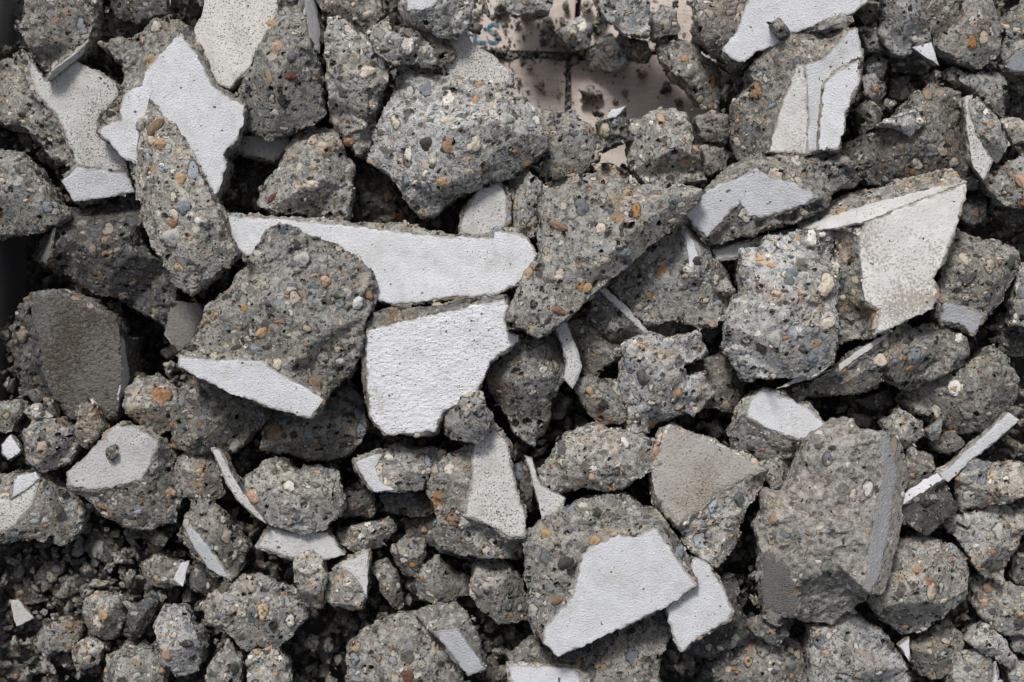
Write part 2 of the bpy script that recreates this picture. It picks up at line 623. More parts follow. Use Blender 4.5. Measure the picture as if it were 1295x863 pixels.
    for w, (p0, n) in zip(whites, planes):
        n_ = np.array(n)
        dist = (P2 - np.array(p0)) @ n_
        d0 = (P - np.array(p0)) @ n_
        zz = P2[:, 2] * 1000
        k = H / (H - zz) * 1000
        px, py = CX + P2[:, 0] * k, CY - P2[:, 1] * k
        ins = inside(px, py, w.poly)
        ed = edge_dist(px, py, w.poly)
        near = (ins | (ed < 2.5)) & (N @ n_ > .35) & (d0 > -.03)
        over = dist > -.0012
        calm = np.where(np.abs(d0) < .02, np.minimum(calm, np.where(ins, 0.0, np.clip((ed - 1.0) / 7.0, 0, 1))), calm)
        tgt = np.where(near, -.0006, np.where(over, -.0010 - .0014 * np.abs(vnoise(Q / 6.0, sd + 5)), dist))
        P2 += n_[None, :] * (tgt - dist)[:, None]
    base_pt = world(cx, cy, bot)
    P2 -= np.array(base_pt)[None, :]
    me.vertices.foreach_set('co', P2.reshape(-1))
    me.polygons.foreach_set('use_smooth', np.ones(len(me.polygons), bool))
    me.update()
    at = me.attributes.new('relief', 'FLOAT', 'POINT')
    at.data.foreach_set('value', calm)
    me.materials.clear()
    me.materials.append(M[mat])
    ob = bpy.data.objects.new(name, me)
    COL.objects.link(ob)
    ob.location = base_pt
    ob['label'] = label
    ob['category'] = cat or name.replace('_', ' ')
    if group:
        ob['group'] = group
    ob['kind'] = 'thing'
    for w, pl in zip(whites, planes):
        wp = w.poly if area(w.poly) > 0 else w.poly[::-1]
        rg = ragged(wp, rnd, w.amp)
        p0, n = pl
        o = Vector((0, 0, H / 1000))
        gx0, gy0 = np.meshgrid(np.arange(min(v[0] for v in rg), max(v[0] for v in rg), 3.5), np.arange(min(v[1] for v in rg), max(v[1] for v in rg), 3.5))
        gx0, gy0 = gx0.ravel() + .9 * vnoise(np.stack([gx0.ravel(), gy0.ravel(), gx0.ravel() * 0], 1) / 3.1, 7), gy0.ravel()
        okp = inside(gx0, gy0, rg) & (edge_dist(gx0, gy0, rg) > 1.2)
        inner = [Vector((a, b)) for a, b in zip(gx0[okp], gy0[okp])]
        rr = geometry.delaunay_2d_cdt([Vector(v) for v in rg] + inner, [(i, (i + 1) % len(rg)) for i in range(len(rg))], [], 1, 1e-4)
        rimd = edge_dist(np.array([v[0] for v in rr[0]]), np.array([v[1] for v in rr[0]]), rg)
        wper = sum(math.dist(wp[i - 1], wp[i]) for i in range(len(wp)))
        if 2 * abs(area(wp)) / wper < 13:
            rimd = rimd * 2.6 + .4           # narrow slivers keep a cleaner rim
        if len(rr[0]):
            sag = vnoise(np.array([(v[0] / 34, v[1] / 34, .5) for v in rr[0]]), 11) * .5
        bm = bmesh.new()
        lay = bm.verts.layers.float.new('rim')
        tv, bv = [], []
        up = n * (w.thick / 1000)
        for kv, v in enumerate(rr[0]):
            dd = world(v[0], v[1], 0) - o
            t = (p0 - o).dot(n) / dd.dot(n)
            q = o + dd * t - base_pt
            tv.append(bm.verts.new(q + up + n * ((sag[kv] - max(0, 1.6 - rimd[kv]) * .25) / 1000)))
            bv.append(bm.verts.new(q - n * .0022))
        for f in rr[2]:
            try:
                bm.faces.new([tv[i] for i in f])
                bm.faces.new([bv[i] for i in reversed(f)])
            except ValueError:
                pass
        tix = {v: i for i, v in enumerate(tv)}
        for e in [e for e in bm.edges if len(e.link_faces) == 1 and e.verts[0] in tix]:
            i, j = tix[e.verts[0]], tix[e.verts[1]]
            try:
                bm.faces.new((tv[i], tv[j], bv[j], bv[i]))
            except ValueError:
                pass
        for i, v in enumerate(tv):
            v[lay] = float(rimd[i])
        bmesh.ops.recalc_face_normals(bm, faces=bm.faces)
        wm = bpy.data.meshes.new(w.name)
        bm.to_mesh(wm)
        bm.free()
        wm.materials.append(M[w.mat])
        wo = bpy.data.objects.new(w.name, wm)
        COL.objects.link(wo)
        wo.parent = ob
        if w.label:
            wo['label'] = w.label
    return ob
CH, SL, SH, PB = 'concrete_chunk', 'concrete_slab', 'concrete_shard', 'pebble'

# ================================================================== the rubble, traced piece by piece
# ---- top left corner
R(CH, 'grey chunk with a thin white plaster edge, leaning over a speckled slab in the corner', 50,
  '28,0 113,0 114,28 110,56 88,78 60,103 45,83 30,56 17,33 26,21', h=26, mat='brown', tilt=(.05, -.1),
  whites=[W('112,52 104,70 64,101 58,104 66,90 98,66', '110,54,34 60,102,26 92,86,4', 'lgrey', .6)])
R(CH, 'dark chunk whose face is a speckled white plaster slab with a bluish lower fold', 0,
  '0,75 7,70 28,62 57,90 97,76 147,106 150,125 160,200 170,243 95,256 78,232 90,212 70,205 35,165 0,148', h=24, mat='brown', tilt=(.25, -.05),
  whites=[W('30,63 57,103 97,78 120,88 147,106 149,122 125,146 124,163 158,202 161,218 97,209 82,167 70,143 45,118', '97,78,14 150,120,10 97,208,-2', 'speck', 1.6),
          W('97,211 161,219 170,243 128,251 94,255 78,230', '97,209,-2 161,218,0 94,258,-16', 'clean', 1.0)])
R(CH, 'chunk with a large bright white star shaped painted face and a grey rim above it', 42,
  '118,49 163,42 184,28 205,14 222,19 240,35 250,59 262,85 275,105 311,133 309,155 300,178 284,197 288,206 281,233 270,254 240,220 200,200 160,204 123,167 139,156 125,146 146,132 149,104 150,80', h=28,
  whites=[W('228,42 247,66 259,87 269,108 292,125 309,134 308,153 299,177 282,196 287,205 280,233 269,252 240,225 200,215 160,203 124,167 139,156 153,153 153,130 162,115 179,108 188,83 209,63', '228,42,38 309,140,34 150,170,34', 'clean', 1.6)])
R(CH, 'long narrow chunk standing up against the star shaped white face', 88,
  '163,129,-30 170,118,-30 184,120,-25 195,136,-15 222,163,-20 240,198,-20 257,233,-22 278,271,-20 287,295,-25 293,320,-30 285,338,-32 260,357,-40 240,377,-50 222,362,-45 210,340,-35 190,315,-40 180,280,-42 172,240,-40 160,205,-40 160,165,-38',
  pk='180,150,-4 195,190,0 215,230,2 235,280,-2 250,320,-8 225,300,-12 200,240,-10 185,200,-10 255,290,-6 262,335,-22', h=40, d=110, mat='con')
R(SL, 'pale speckled plaster slab at the top edge, beside an upright chunk', 12,
  '263,0 355,0 350,25 335,45 322,70 318,83 290,114 270,105 258,82 247,54 245,36 256,14', h=10, tilt=(.12, .05), flat=True,
  whites=[W('265,0 356,0 350,25 335,45 322,70 317,83 290,112 270,103 258,80 248,52 246,36 257,14', None, 'speck', 1.2)])
R(CH, 'upright grey chunk at the top edge with a white painted right flank', 58,
  '352,0 376,0 392,50 404,90 408,140 393,155 365,165 337,172 310,160 303,140 290,118 312,95 322,68 332,45 346,22', h=30, tilt=(0, -.05),
  pk='355,40,-3 350,90,0 340,130,-4 375,110,-4 320,130,-12 372,60,-6',
  whites=[W('377,-40 392,-40 405,40 404,68 392,48', '377,0,48 393,50,42 405,30,-15', 'clean', 1.0)])
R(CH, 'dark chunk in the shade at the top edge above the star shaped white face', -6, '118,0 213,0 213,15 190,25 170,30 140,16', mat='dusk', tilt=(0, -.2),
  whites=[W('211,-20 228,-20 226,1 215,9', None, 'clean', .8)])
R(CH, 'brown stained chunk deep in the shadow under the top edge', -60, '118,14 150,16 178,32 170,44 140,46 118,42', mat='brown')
R(CH, 'narrow tall chunk standing between the upright chunk and the big pale boulder', 46,
  '412,21 425,19 463,45 491,75 490,92 480,130 467,183 449,195 438,181 418,150 412,105 408,45', h=26,
  pk='425,35,-6 445,60,0 470,85,-2 452,110,2 430,90,-6 455,160,-4 440,140,-3')
R(CH, 'small forked chunk with a dark hollow, bridging the gap at the top', 62,
  '472,33 490,17 496,40 518,48 525,37 550,64 552,81 518,75 497,77 488,74 471,60', h=14, pk='482,40,-2 500,58,0 530,62,-2')
R(CH, 'shaded chunk at the top edge left of the white tipped chunk', 6, '388,0 479,0 485,14 472,36 442,34 425,20 405,22', mat='brown', tilt=(0, -.15))
R(CH, 'chunk with a small white patch at the top edge above the board gap', 72,
  '503,0 610,0 592,25 580,40 553,42 525,26 508,17', h=20, mat='pale', tilt=(0, -.1),
  whites=[W('511,-30 554,-30 553,2 546,10 515,14', None, 'clean', 1.2)])
R(CH, 'dark splinter wedged beneath the small forked chunk', 30, '518,28 550,40 577,64 576,76 553,84 538,62', mat='brown', tilt=(.1, -.3))
R(SL, 'pale speckled slab corner with a clean right edge, behind the big pale boulder', 12,
  '563,36 585,37 598,56 623,70 633,80 647,90 649,108 612,110 570,100 560,80 576,70 562,52', h=9, flat=True, tilt=(.02, 0),
  whites=[W('565,37 585,38 598,56 623,70 633,80 646,90 647,107 612,105 572,98 562,80 577,68 564,52', None, 'speck', 1.3)])
R(CH, 'big pale boulder, the largest lump of exposed gravel near the top', 66,
  '499,78,-22 532,83,-18 560,89,-16 598,94,-18 623,96,-20 644,104,-24 662,122,-26 682,146,-30 695,174,-36 690,190,-42 668,205,-46 650,218,-48 605,240,-52 567,257,-56 546,273,-58 529,275,-56 505,243,-44 487,219,-40 463,202,-36 465,184,-30 490,125,-24 496,97,-24',
  pk='520,100,-4 570,105,2 620,115,0 650,135,-4 670,165,-8 640,180,-3 590,190,0 545,170,4 515,150,0 500,180,-8 530,215,-12 560,230,-16 600,215,-14', h=44, d=120, mat='pale', tilt=(0, .06))
R(CH, 'light grey chunk shaped like a bell, above the long white slab', 40,
  '378,156 425,158 430,181 435,195 445,208 445,250 433,281 407,280 380,271 348,266 322,257 338,226 352,208 362,181', h=26,
  pk='395,170,-4 420,175,-3 400,205,2 425,235,0 385,240,-2 350,248,-8 410,265,-8', tilt=(0, .04))
R(SL, 'shaded speckled slab showing between the star shaped face and the bell shaped chunk', -30, '297,170 365,172 368,184 346,206 310,197 295,187', h=6, flat=True,
  whites=[W('300,172 365,174 367,184 345,203 310,195 297,185', None, 'speck', 1.0)])
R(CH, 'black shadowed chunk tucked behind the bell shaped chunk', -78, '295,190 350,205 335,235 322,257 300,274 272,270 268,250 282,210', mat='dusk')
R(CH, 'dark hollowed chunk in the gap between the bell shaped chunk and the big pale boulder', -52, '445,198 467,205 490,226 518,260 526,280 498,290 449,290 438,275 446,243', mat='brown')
R(CH, 'chunk with a grey speckled flat face under the big pale boulder', 4, '605,236 633,226 647,245 646,292 625,302 580,299 583,270', h=10, flat=True,
  whites=[W('607,240 631,232 641,250 640,285 622,298 582,296 587,270', None, 'lgrey', 1.3)])
R(CH, 'narrow upright chunk between the grey speckled face and the big triangular slab', 14, '651,224 668,215 685,230 687,254 676,298 647,300', h=18)
R(CH, 'dark sliver of rubble beneath the right end of the big pale boulder', -8, '636,232 655,222 660,250 650,268 640,262', mat='dusk')
R(CH, 'brownish chunk behind the big pale boulder beside the board', 16,
  '673,130 700,138 724,141 748,155 763,181 760,200 727,220 690,220 688,188', h=22, mat='con', tilt=(.05, 0))
# ---- centre
R(SL, 'big triangular slab of gravelly concrete with a straight cut edge in the centre', 84,
  '687,230,-12 713,219,-10 752,215,-8 766,202,-10 786,212,-8 811,233,-6 845,228,-8 887,238,-8 895,243,-6 866,273,-4 814,320,-4 762,366,-4 715,407,-6 682,429,-12 658,417,-12 638,420,-16 639,399,-14 651,371,-12 665,340,-12 682,322,-12 679,300,-12 684,265,-12',
  pk='720,240,0 780,235,0 830,250,1 850,262,0 800,305,1 740,350,0 700,390,-1 670,395,-3 700,320,1 740,290,2 710,270,0', h=22, d=34, rough=.55, tilt=(0, .05), s=.97)
R(CH, 'faceted chunk with a thin white streak, under the right edge of the triangular slab', 36,
  '838,292 870,275 887,301 908,333 933,366 926,381 928,400 908,415 880,410 852,401 832,408 812,410 800,392 770,362', h=30,
  pk='850,300,0 860,340,2 840,360,0 815,370,-4 880,360,0 905,370,-6 860,385,-8 890,330,-3', mat='con', tilt=(-.04, .06),
  whites=[W('866,290 872,298 879,310 882,323 876,345 871,332', None, 'clean', 1.0)])
R(CH, 'chunk with a pale speckled corner peeping out below the faceted chunk', -14, '760,360 815,376 840,405 930,400 905,432 850,430 800,440 790,410', mat='dusk', h=12,
  whites=[W('788,377 812,377 834,401 814,412', None, 'speck', .9)])
R(CH, 'black wedge with a pale rim under the cut edge of the triangular slab', 22, '759,364 790,388 819,421 788,436 769,427 741,403 747,378', h=14, mat='dusk', tilt=(-.1, -.2),
  whites=[W('757,366 765,364 793,388 820,420 814,421 788,396', '760,366,14 819,421,2 800,388,4', 'lgrey', 1.0)])
R(CH, 'shaded chunk left of the black wedge', 0, '718,407 745,405 769,426 787,440 784,455 762,466 748,480 725,466', mat='brown', tilt=(0, -.1))
R(SH, 'curved grey shard standing on edge below the tip of the triangular slab', 26, '701,416 716,405 731,444 737,465 725,493 712,478 716,458 709,433', h=6, d=40, flat=True,
  whites=[W('703,416 715,407 731,444 736,465 724,492 713,478 717,458 710,433', None, 'lgrey', .8)])
R(CH, 'tall smooth grey chunk below the tip of the triangular slab', 32,
  '656,424 682,428 706,422 720,454 711,485 697,506 688,548 675,567 651,550 637,521 620,495 617,470 640,440', h=30, mat='con',
  pk='665,445,-6 695,445,-4 690,480,0 665,480,2 670,520,0 650,500,-4 675,545,-8', tilt=(0, -.04))
R(CH, 'small five sided chunk between the tall smooth chunk and the notched chunk', 22, '727,485 745,478 786,481 794,530 783,538 759,536 737,511', h=16)
R(CH, 'notched pale chunk with two lobes in the middle of the pile', 46,
  '788,440 804,426 825,421 846,433 887,417 900,447 866,463 872,475 889,475 906,501 880,525 832,535 822,552 799,554 787,485', h=18,
  pk='810,440,-2 840,445,0 880,435,-4 850,465,1 820,480,0 845,500,0 885,495,-4 810,520,-4', mat='pale')
R(SL, 'small flat dark tile like piece under the five sided chunk', -40, '692,529 703,490 724,506 711,531', h=5, mat='mortar')
R(CH, 'oval chunk resting above the big white faced boulder', 52,
  '682,597 698,570 717,548 752,538 786,540 814,551 839,561 844,575 838,587 818,599 797,616 769,622 734,619 710,628 686,617', h=26,
  pk='710,580,-3 750,560,0 800,565,0 820,575,-3 770,590,0 720,600,-6 740,585,2')
R(SL, 'slab with a smooth brown stained face tilting away, right of the oval chunk', 30,
  '824,594 830,575 838,543 846,536 880,550 915,565 973,595 965,616 944,651 933,689 909,721 894,711 873,697 856,668 827,637', h=22,
  pk='890,690,-14 915,660,-8 905,700,-14 940,625,-6', tilt=(-.02, .05),
  whites=[W('825,596 840,556 847,540 880,552 915,567 968,593 945,603 908,622 887,643 859,662 840,642 828,625', None, 'tan', 1.6, name='stained_face')])
# ---- upper middle, the board gap
R(CH, 'pale chunk at the top edge right of the board gap', -28, '731,0 828,0 821,42 793,39 769,22', h=16, mat='pale')
R(CH, 'grey chunk at the top edge directly over the board', -70, '637,-2 698,-2 696,13 650,17 641,12', h=12, mat='pale')
R(CH, 'rounded stone beside the top edge with a cream patch', -62, '820,21 839,2 857,14 860,40 828,47', h=16, mat='pale')
R(CH, 'long chunk sloping down along the right side of the board', -58,
  '830,45 852,41 873,52 898,73 911,87 914,125 898,133 880,123 870,105 852,92 832,67', h=24, tilt=(.1, .05))
R(CH, 'triangular grey stone sitting on the pale board', -150, '740,66 769,39 778,45 801,73 780,88 745,85', h=24, mat='pale')
R(CH, 'largest stone of the cluster on the board below the top edge', -142, '700,42 734,20 749,38 742,57 720,63', h=18, mat='pale')
R(CH, 'square topped chunk below the board with a light upper face', -6,
  '797,149 852,135 871,139 878,156 886,195 899,226 870,231 819,235 798,211', h=24, pk='820,155,-3 855,150,0 865,185,0 830,190,2 875,215,-8 825,220,-9')
R(CH, 'little dark chunk with a white tip at the lower edge of the board', -26, '756,155 775,138 793,134 796,165 801,178 762,190', h=14, mat='dusk',
  whites=[W('759,153 773,139 792,134 779,148', None, 'clean', .7)])
R(CH, 'brown speckled chunk between the square topped chunk and the folded white face', -54, '878,149 901,138 923,146 925,171 918,183 886,175', mat='con', h=14)
R(CH, 'dark rounded chunk below the brown speckled chunk', -60, '883,184 908,176 928,191 919,214 897,221', mat='brown', h=16)
R(CH, 'dark flat stone in the shadow at the foot of the broad white slab', -70, '908,80 950,82 953,90 932,96', mat='dusk')
R(CH, 'small shaded stone beside the folded white face', -80, '916,118 950,92 949,110 930,122', mat='dusk')
R(CH, 'shaded chunk under the pale chunk above the board', -120, '779,42 818,52 826,70 811,77 790,63', mat='brown')
R(CH, 'dark chunk carrying the broad white slab at the top edge', 4, '888,0 965,0 962,40 945,72 928,76 912,66 900,60 885,42 880,20', mat='brown', tilt=(-.1, 0))
# ---- top right
R(SL, 'broad curved white slab cut by the top edge', 36,
  '962,0 1118,0 1096,6 1080,18 1030,35 997,46 985,57 956,67 942,79 930,78 912,64 931,38', h=10, flat=True, tilt=(.05, -.06),
  whites=[W('964,-30 1122,-30 1096,4 1080,16 1030,33 995,44 985,55 956,66 942,78 930,77 913,64 932,38', None, 'clean', 1.2)])
R(CH, 'small square stone lying on the broad curved white slab', 62, '974,28 985,22 1003,38 987,48', h=10, mat='pale')
R(CH, 'flat dark piece at the foot of the broad curved white slab', 52, '1026,31 1067,16 1080,26 1070,36 1030,38', h=9)
R(CH, 'chunk with a folded white face in three panels, one flap torn loose', 56,
  '945,86 956,76 966,63 997,38 1028,36 1070,36 1085,34 1092,72 1089,101 1070,146 1061,192 1020,198 972,195 950,207 934,202 926,160 930,130 953,104', h=28, mat='brown',
  pk='975,70,0 1010,55,-4 960,100,-4 955,140,-14 950,175,-18 1000,72,2',
  whites=[W('1008,82 1017,82 1021,115 1021,195 973,192 983,150', '1017,82,54 1021,190,40 975,190,16', 'dirt', 1.2),
          W('1017,82 1039,76 1049,66 1074,38 1085,36 1091,73 1062,92 1048,115 1040,150 1036,190 1021,195 1021,115', '1017,82,54 1021,190,40 1088,70,44', 'clean', 1.2),
          W('1086,75 1088,101 1068,146 1067,167 1060,189 1036,190 1037,156 1042,108 1056,92', '1086,75,62 1060,189,52 1038,150,50', 'clean', 1.5, label='white flap with a torn edge standing proud of the folded face')])
R(CH, 'light chunk with a bluish white lower face and a dark torn underside', 62,
  '905,226 930,208 957,195 987,195 1025,187 1063,187 1078,198 1099,219 1084,230 1060,240 1046,262 1010,282 960,292 930,300 897,310 884,293 866,272 893,240', h=26, d=60, mat='con',
  pk='930,220,-2 970,208,2 1020,203,2 1060,205,-4 1040,232,-8 1000,272,-34 960,283,-36 915,295,-40 1030,262,-32',
  whites=[W('867,271 894,240 943,221 957,212 973,222 1008,233 1036,249 1008,261 973,273 946,274 936,255 912,281 894,300 884,292', '943,219,58 1036,247,54 890,296,34', 'clean', 1.7)])
R(CH, 'wide dusty chunk with a flat worn top, right of the folded white face', 26,
  '1063,184 1090,172 1112,167 1140,139 1154,122 1188,103 1220,114 1224,167 1231,202 1248,237 1223,238 1174,224 1126,236 1094,224 1074,204', h=24, mat='brown',
  pk='1150,150,-2 1190,125,0 1200,165,2 1170,180,0 1120,190,-6 1100,200,-10 1210,210,-6 1150,210,-12')
R(CH, 'little stone with a white line on it lying on the wide dusty chunk', 50, '1113,156 1133,145 1157,138 1174,153 1154,171 1138,161', h=14, mat='pale',
  whites=[W('1131,149 1136,144 1158,138 1155,142', None, 'clean', .4)])
R(CH, 'rounded pale chunk near the top edge, above a small white point', 26, '1116,21 1126,0 1154,0 1175,21 1182,45 1157,67 1140,67 1118,45', h=20, mat='pale')
R(SH, 'small white pointed plaster shard under the rounded pale chunk', 6, '1152,60 1178,53 1189,84', h=4, d=26, flat=True,
  whites=[W('1153,60 1178,54 1187,83', None, 'clean', .8)])
R(CH, 'big bumpy grey chunk near the top right corner', 24, '1186,56 1202,38 1223,7 1233,0 1258,2 1273,35 1266,70 1240,85 1216,78', h=26,
  pk='1235,15,0 1220,40,1 1250,35,-2 1245,65,-5 1210,60,-6')
R(CH, 'dark chunk behind the bumpy grey chunk at the top edge', -20, '1173,21 1188,0 1230,0 1211,30 1185,52', mat='brown')
R(CH, 'flat grey slab end at the top right corner', 10, '1268,30 1298,-5 1298,40 1280,42', h=8, mat='mortar')
R(CH, 'chunk with a white lower face at the edge beside the bumpy grey chunk', 12, '1272,56 1293,24 1298,49 1298,86 1282,92 1272,86', h=12,
  whites=[W('1272,85 1284,66 1310,40 1310,86 1282,91', '1284,66,4 1310,40,6 1282,91,-12', 'clean', 1.0)])
R(CH, 'ridged chunk under the bumpy grey chunk', 8, '1217,97 1245,90 1273,88 1276,108 1272,125 1275,148 1247,141 1232,112', h=18)
R(CH, 'slanting chunk with a narrow plaster strip along its lower side', 34, '1226,125 1240,121 1259,146 1281,181 1266,203 1247,192 1232,167', h=18)
R(SH, 'narrow bent plaster strip beside the slanting chunk', 22, '1218,123 1230,119 1228,143 1234,170 1256,203 1245,229 1229,209 1222,167', h=5, d=34, flat=True,
  whites=[W('1220,123 1230,120 1227,143 1233,170 1254,203 1244,228 1230,209 1223,167', None, 'speck', .9)])
R(CH, 'chunk with a pink pebble at the right edge', 24, '1245,222 1265,208 1298,178 1298,262 1279,259 1257,241', h=22)
R(CH, 'small chunk at the right edge next to the slanting chunk', 2, '1265,149 1282,148 1294,167 1283,183', h=12)
R(CH, 'dark jagged lump below the plaster strip end', -24, '1212,264 1220,249 1252,246 1248,276 1233,289 1219,279', h=16, mat='dusk')
R(CH, 'shadowed chunk at the right edge below the pink pebble chunk', -36, '1252,264 1268,242 1298,264 1298,292 1275,287', h=14, mat='dusk')
R(CH, 'smooth edged dark chunk under the rounded pale chunk', -50, '1124,66 1150,66 1181,80 1172,94 1130,92', h=12, mat='dusk')
R(CH, 'little grey lump between the folded face and the wide dusty chunk', -10, '1092,97 1105,91 1123,115 1112,131 1093,119', h=14, mat='pale')
R(CH, 'squarish lump resting against the torn white flap', 4, '1081,139 1098,126 1116,136 1113,157 1090,168', h=14)
R(CH, 'small pitted lump above the little grey lump', -26, '1094,78 1110,67 1126,75 1119,98 1099,96', h=12)
R(CH, 'chunk with a lilac spot below the flat dark piece', -6, '1083,35 1105,31 1129,55 1120,64 1099,63', h=14)
R(CH, 'dark round lump beside the flat dark piece', -14, '1083,17 1098,3 1112,3 1113,25 1095,33', h=12, mat='brown')
R(CH, 'small pale stone next to the white pointed shard', -20, '1175,97 1184,87 1192,92 1190,105 1177,106', h=8, mat='brown')
R(CH, 'knobbly stone between the white pointed shard and the ridged chunk', -12, '1193,90 1207,82 1228,97 1215,110 1200,104', h=10, mat='brown')
R(CH, 'dark stone in the hollow left of the wide dusty chunk', -50, '1128,100 1150,96 1160,116 1140,128 1128,120', h=10, mat='dusk')
# ---- right middle
R(CH, 'big upright chunk full of pebbles with a straight right side', 74,
  '918,416 929,374 936,371 939,313 964,311 966,301 974,293 988,296 1012,290 1039,284 1059,291 1061,340 1061,426 1059,462 1032,481 1008,477 975,480 945,480 936,472 918,445', h=36, d=110, mat='pale',
  pk='960,330,0 1000,310,2 1040,300,0 1045,350,2 1000,360,4 960,380,0 1045,420,0 1000,420,0 960,430,-3 940,440,-8 1000,455,-10 1045,450,-8', tilt=(0, .05))
R(CH, 'upright block with a tall dirt stained white face and a pale tapering top edge', 52,
  '1000,296 1011,287 1039,275 1100,256 1188,234 1222,229 1224,241 1207,297 1190,336 1181,352 1186,367 1181,391 1129,415 1107,425 1060,440 1058,300', h=24, d=110, mat='brown',
  pk='1075,320,-14 1080,370,-16 1085,410,-18 1095,330,-6',
  whites=[W('1011,289 1039,277 1100,258 1188,236 1220,231 1160,254 1098,279 1060,288 1030,291', '1098,280,55 1221,231,58 1020,270,8', 'lgrey', 1.0),
          W('1098,281 1160,255 1222,232 1223,240 1206,297 1189,336 1180,352 1185,367 1180,390 1129,414 1107,423 1112,392 1094,381 1088,329 1086,298', '1098,281,54 1222,232,58 1110,420,50', 'dirt', 1.7)])
R(SL, 'dark flat slab end left of the tall dirt stained block, lying in shade', 2, '900,316 960,300 1000,290 1035,278 1042,284 965,304 932,328 905,330', h=5, flat=True,
  whites=[W('903,318 960,302 1000,292 1036,279 1040,284 960,303 932,326 906,328', None, 'lgrey', .9)])
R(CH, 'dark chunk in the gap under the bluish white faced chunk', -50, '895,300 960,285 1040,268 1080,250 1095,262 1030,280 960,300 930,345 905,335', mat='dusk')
R(CH, 'chunk with a lilac white patch at its lower end, beside the tall dirt stained block', 30,
  '1205,288 1230,297 1260,306 1290,320 1285,350 1269,381 1233,424 1210,410 1187,406 1185,371 1193,340 1202,301', h=22, mat='brown',
  pk='1225,315,-2 1260,330,0 1250,360,0 1215,350,2 1210,375,-4',
  whites=[W('1192,385 1206,384 1246,397 1240,410 1232,423 1213,409 1188,407', '1192,384,22 1246,396,18 1212,412,8', 'clean', 1.5)])
R(CH, 'thin green edged chunk cut by the right edge', 20, '1289,335 1298,318 1298,432 1283,411', h=10)
R(CH, 'dark chunk near the right edge under the lilac patched chunk', -30, '1262,399 1284,390 1298,425 1298,462 1274,446 1262,417', mat='dusk')
R(CH, 'long lumpy chunk lying across under the tall dirt stained block', 34,
  '988,497 1032,479 1060,465 1085,446 1115,428 1143,408 1157,415 1180,410 1203,411 1231,430 1229,462 1202,473 1154,494 1140,487 1126,477 1112,490 1063,498 1008,510', h=20,
  pk='1020,492,-8 1060,480,-4 1110,455,0 1145,430,2 1190,430,2 1210,450,-2 1150,470,-1 1085,480,-10',
  whites=[W('1061,461 1090,440 1129,417 1118,430 1085,452 1062,470', None, 'lgrey', .8), W('982,492 1008,477 1056,466 1030,478', None, 'lgrey', .8)])
R(CH, 'big rounded chunk with an orange pebble in a white ring', 16,
  '1140,505 1150,490 1188,478 1206,471 1230,458 1258,436 1276,454 1289,479 1289,506 1273,528 1247,547 1216,547 1188,533 1167,522', h=34,
  pk='1235,470,0 1262,465,-2 1270,495,-4 1230,495,-2 1200,500,-10 1180,505,-18 1215,530,-18 1255,525,-12', tilt=(.08, 0))
R(CH, 'small chunk with a clean white painted top, below the big pebble chunk', 20,
  '925,548 935,515 947,503 966,492 990,498 1026,515 1046,540 1040,556 1018,576 985,580 955,578 932,566', h=22, mat='con',
  pk='940,545,-12 960,565,-18',
  whites=[W('945,520 949,506 966,494 982,495 1025,517 1044,539 1020,560 985,548 945,528', None, 'clean', 1.3)])
R(CH, 'huge weathered block with broken grey faces, the heaviest piece at lower right', 72,
  '1013,577,-22 1020,558,-14 1035,545,-10 1063,537,-8 1077,531,-10 1094,544,-6 1122,547,-14 1130,570,-24 1135,600,-28 1125,667,-28 1113,730,-34 1101,752,-44 1074,773,-58 1053,789,-62 1021,787,-62 990,780,-58 963,774,-52 965,719,-34 961,695,-30 956,671,-30 967,650,-24 968,622,-26 994,626,-20 1008,600,-20',
  pk='1040,570,-2 1080,560,0 1110,566,-2 1116,600,0 1060,620,3 1106,655,0 1015,640,-4 985,660,-10 1000,690,-10 1050,685,2 1099,702,-2 1062,716,-3 1018,708,-8 1040,722,-8 1020,765,-42 1075,752,-40 1045,755,-40 985,700,-14 1090,735,-22', h=40, d=120, mat='worn', rough=.75, cuts=0,
  whites=[W('1112,556 1121,549 1129,569 1134,600 1124,667 1112,729 1100,750 1092,744 1099,702 1106,653 1116,598', '1113,563,70 1099,702,70 1134,600,44', 'side', 1.6, name='smooth_side'),
          W('963,700 978,704 996,716 1004,738 1008,774 985,776 968,770 964,738', '965,700,54 1005,722,60 985,776,24', 'grey', 4.5, name='trowelled_face')])
R(CH, 'dark bumpy stone in the corner between the brown stained slab and the weathered block', 0, '958,580 966,569 1002,567 1003,598 997,621 975,621', h=18, mat='con')
R(SL, 'long thin white strip of plaster standing on edge near the right edge', 4, '1183,600 1203,588 1222,569 1250,545 1275,521 1290,531 1262,558 1232,581 1200,611 1188,609', h=5, d=30, flat=True, tilt=(0, -.1),
  whites=[W('1184,600 1203,589 1222,570 1250,546 1275,522 1289,531 1260,557 1230,580 1199,610 1190,606', None, 'clean', 1.0)])
R(CH, 'chunk with a slim white upper face, at the lower end of the thin white strip', 34, '1125,646 1133,636 1141,625 1160,612 1185,597 1196,606 1205,622 1216,643 1195,661 1171,680 1128,655', h=22, mat='dusk',
  pk='1170,645,-3 1195,635,-3 1165,665,-12',
  whites=[W('1132,641 1141,626 1160,613 1185,598 1194,606 1180,614 1150,633', '1132,641,28 1190,600,26 1150,640,30', 'clean', 1.2)])
R(CH, 'chunk at the right edge below the long thin white strip', 24, '1213,608 1233,580 1258,588 1298,587 1298,622 1279,635 1251,642 1222,648 1217,626', h=20)
R(CH, 'angular chunk with sharp ridges near the right edge', 20, '1200,664 1240,645 1279,640 1295,650 1290,678 1283,709 1274,745 1244,728 1222,696', h=30, mat='con',
  pk='1240,665,-2 1270,660,0 1255,690,2 1265,720,-6 1235,700,-6')
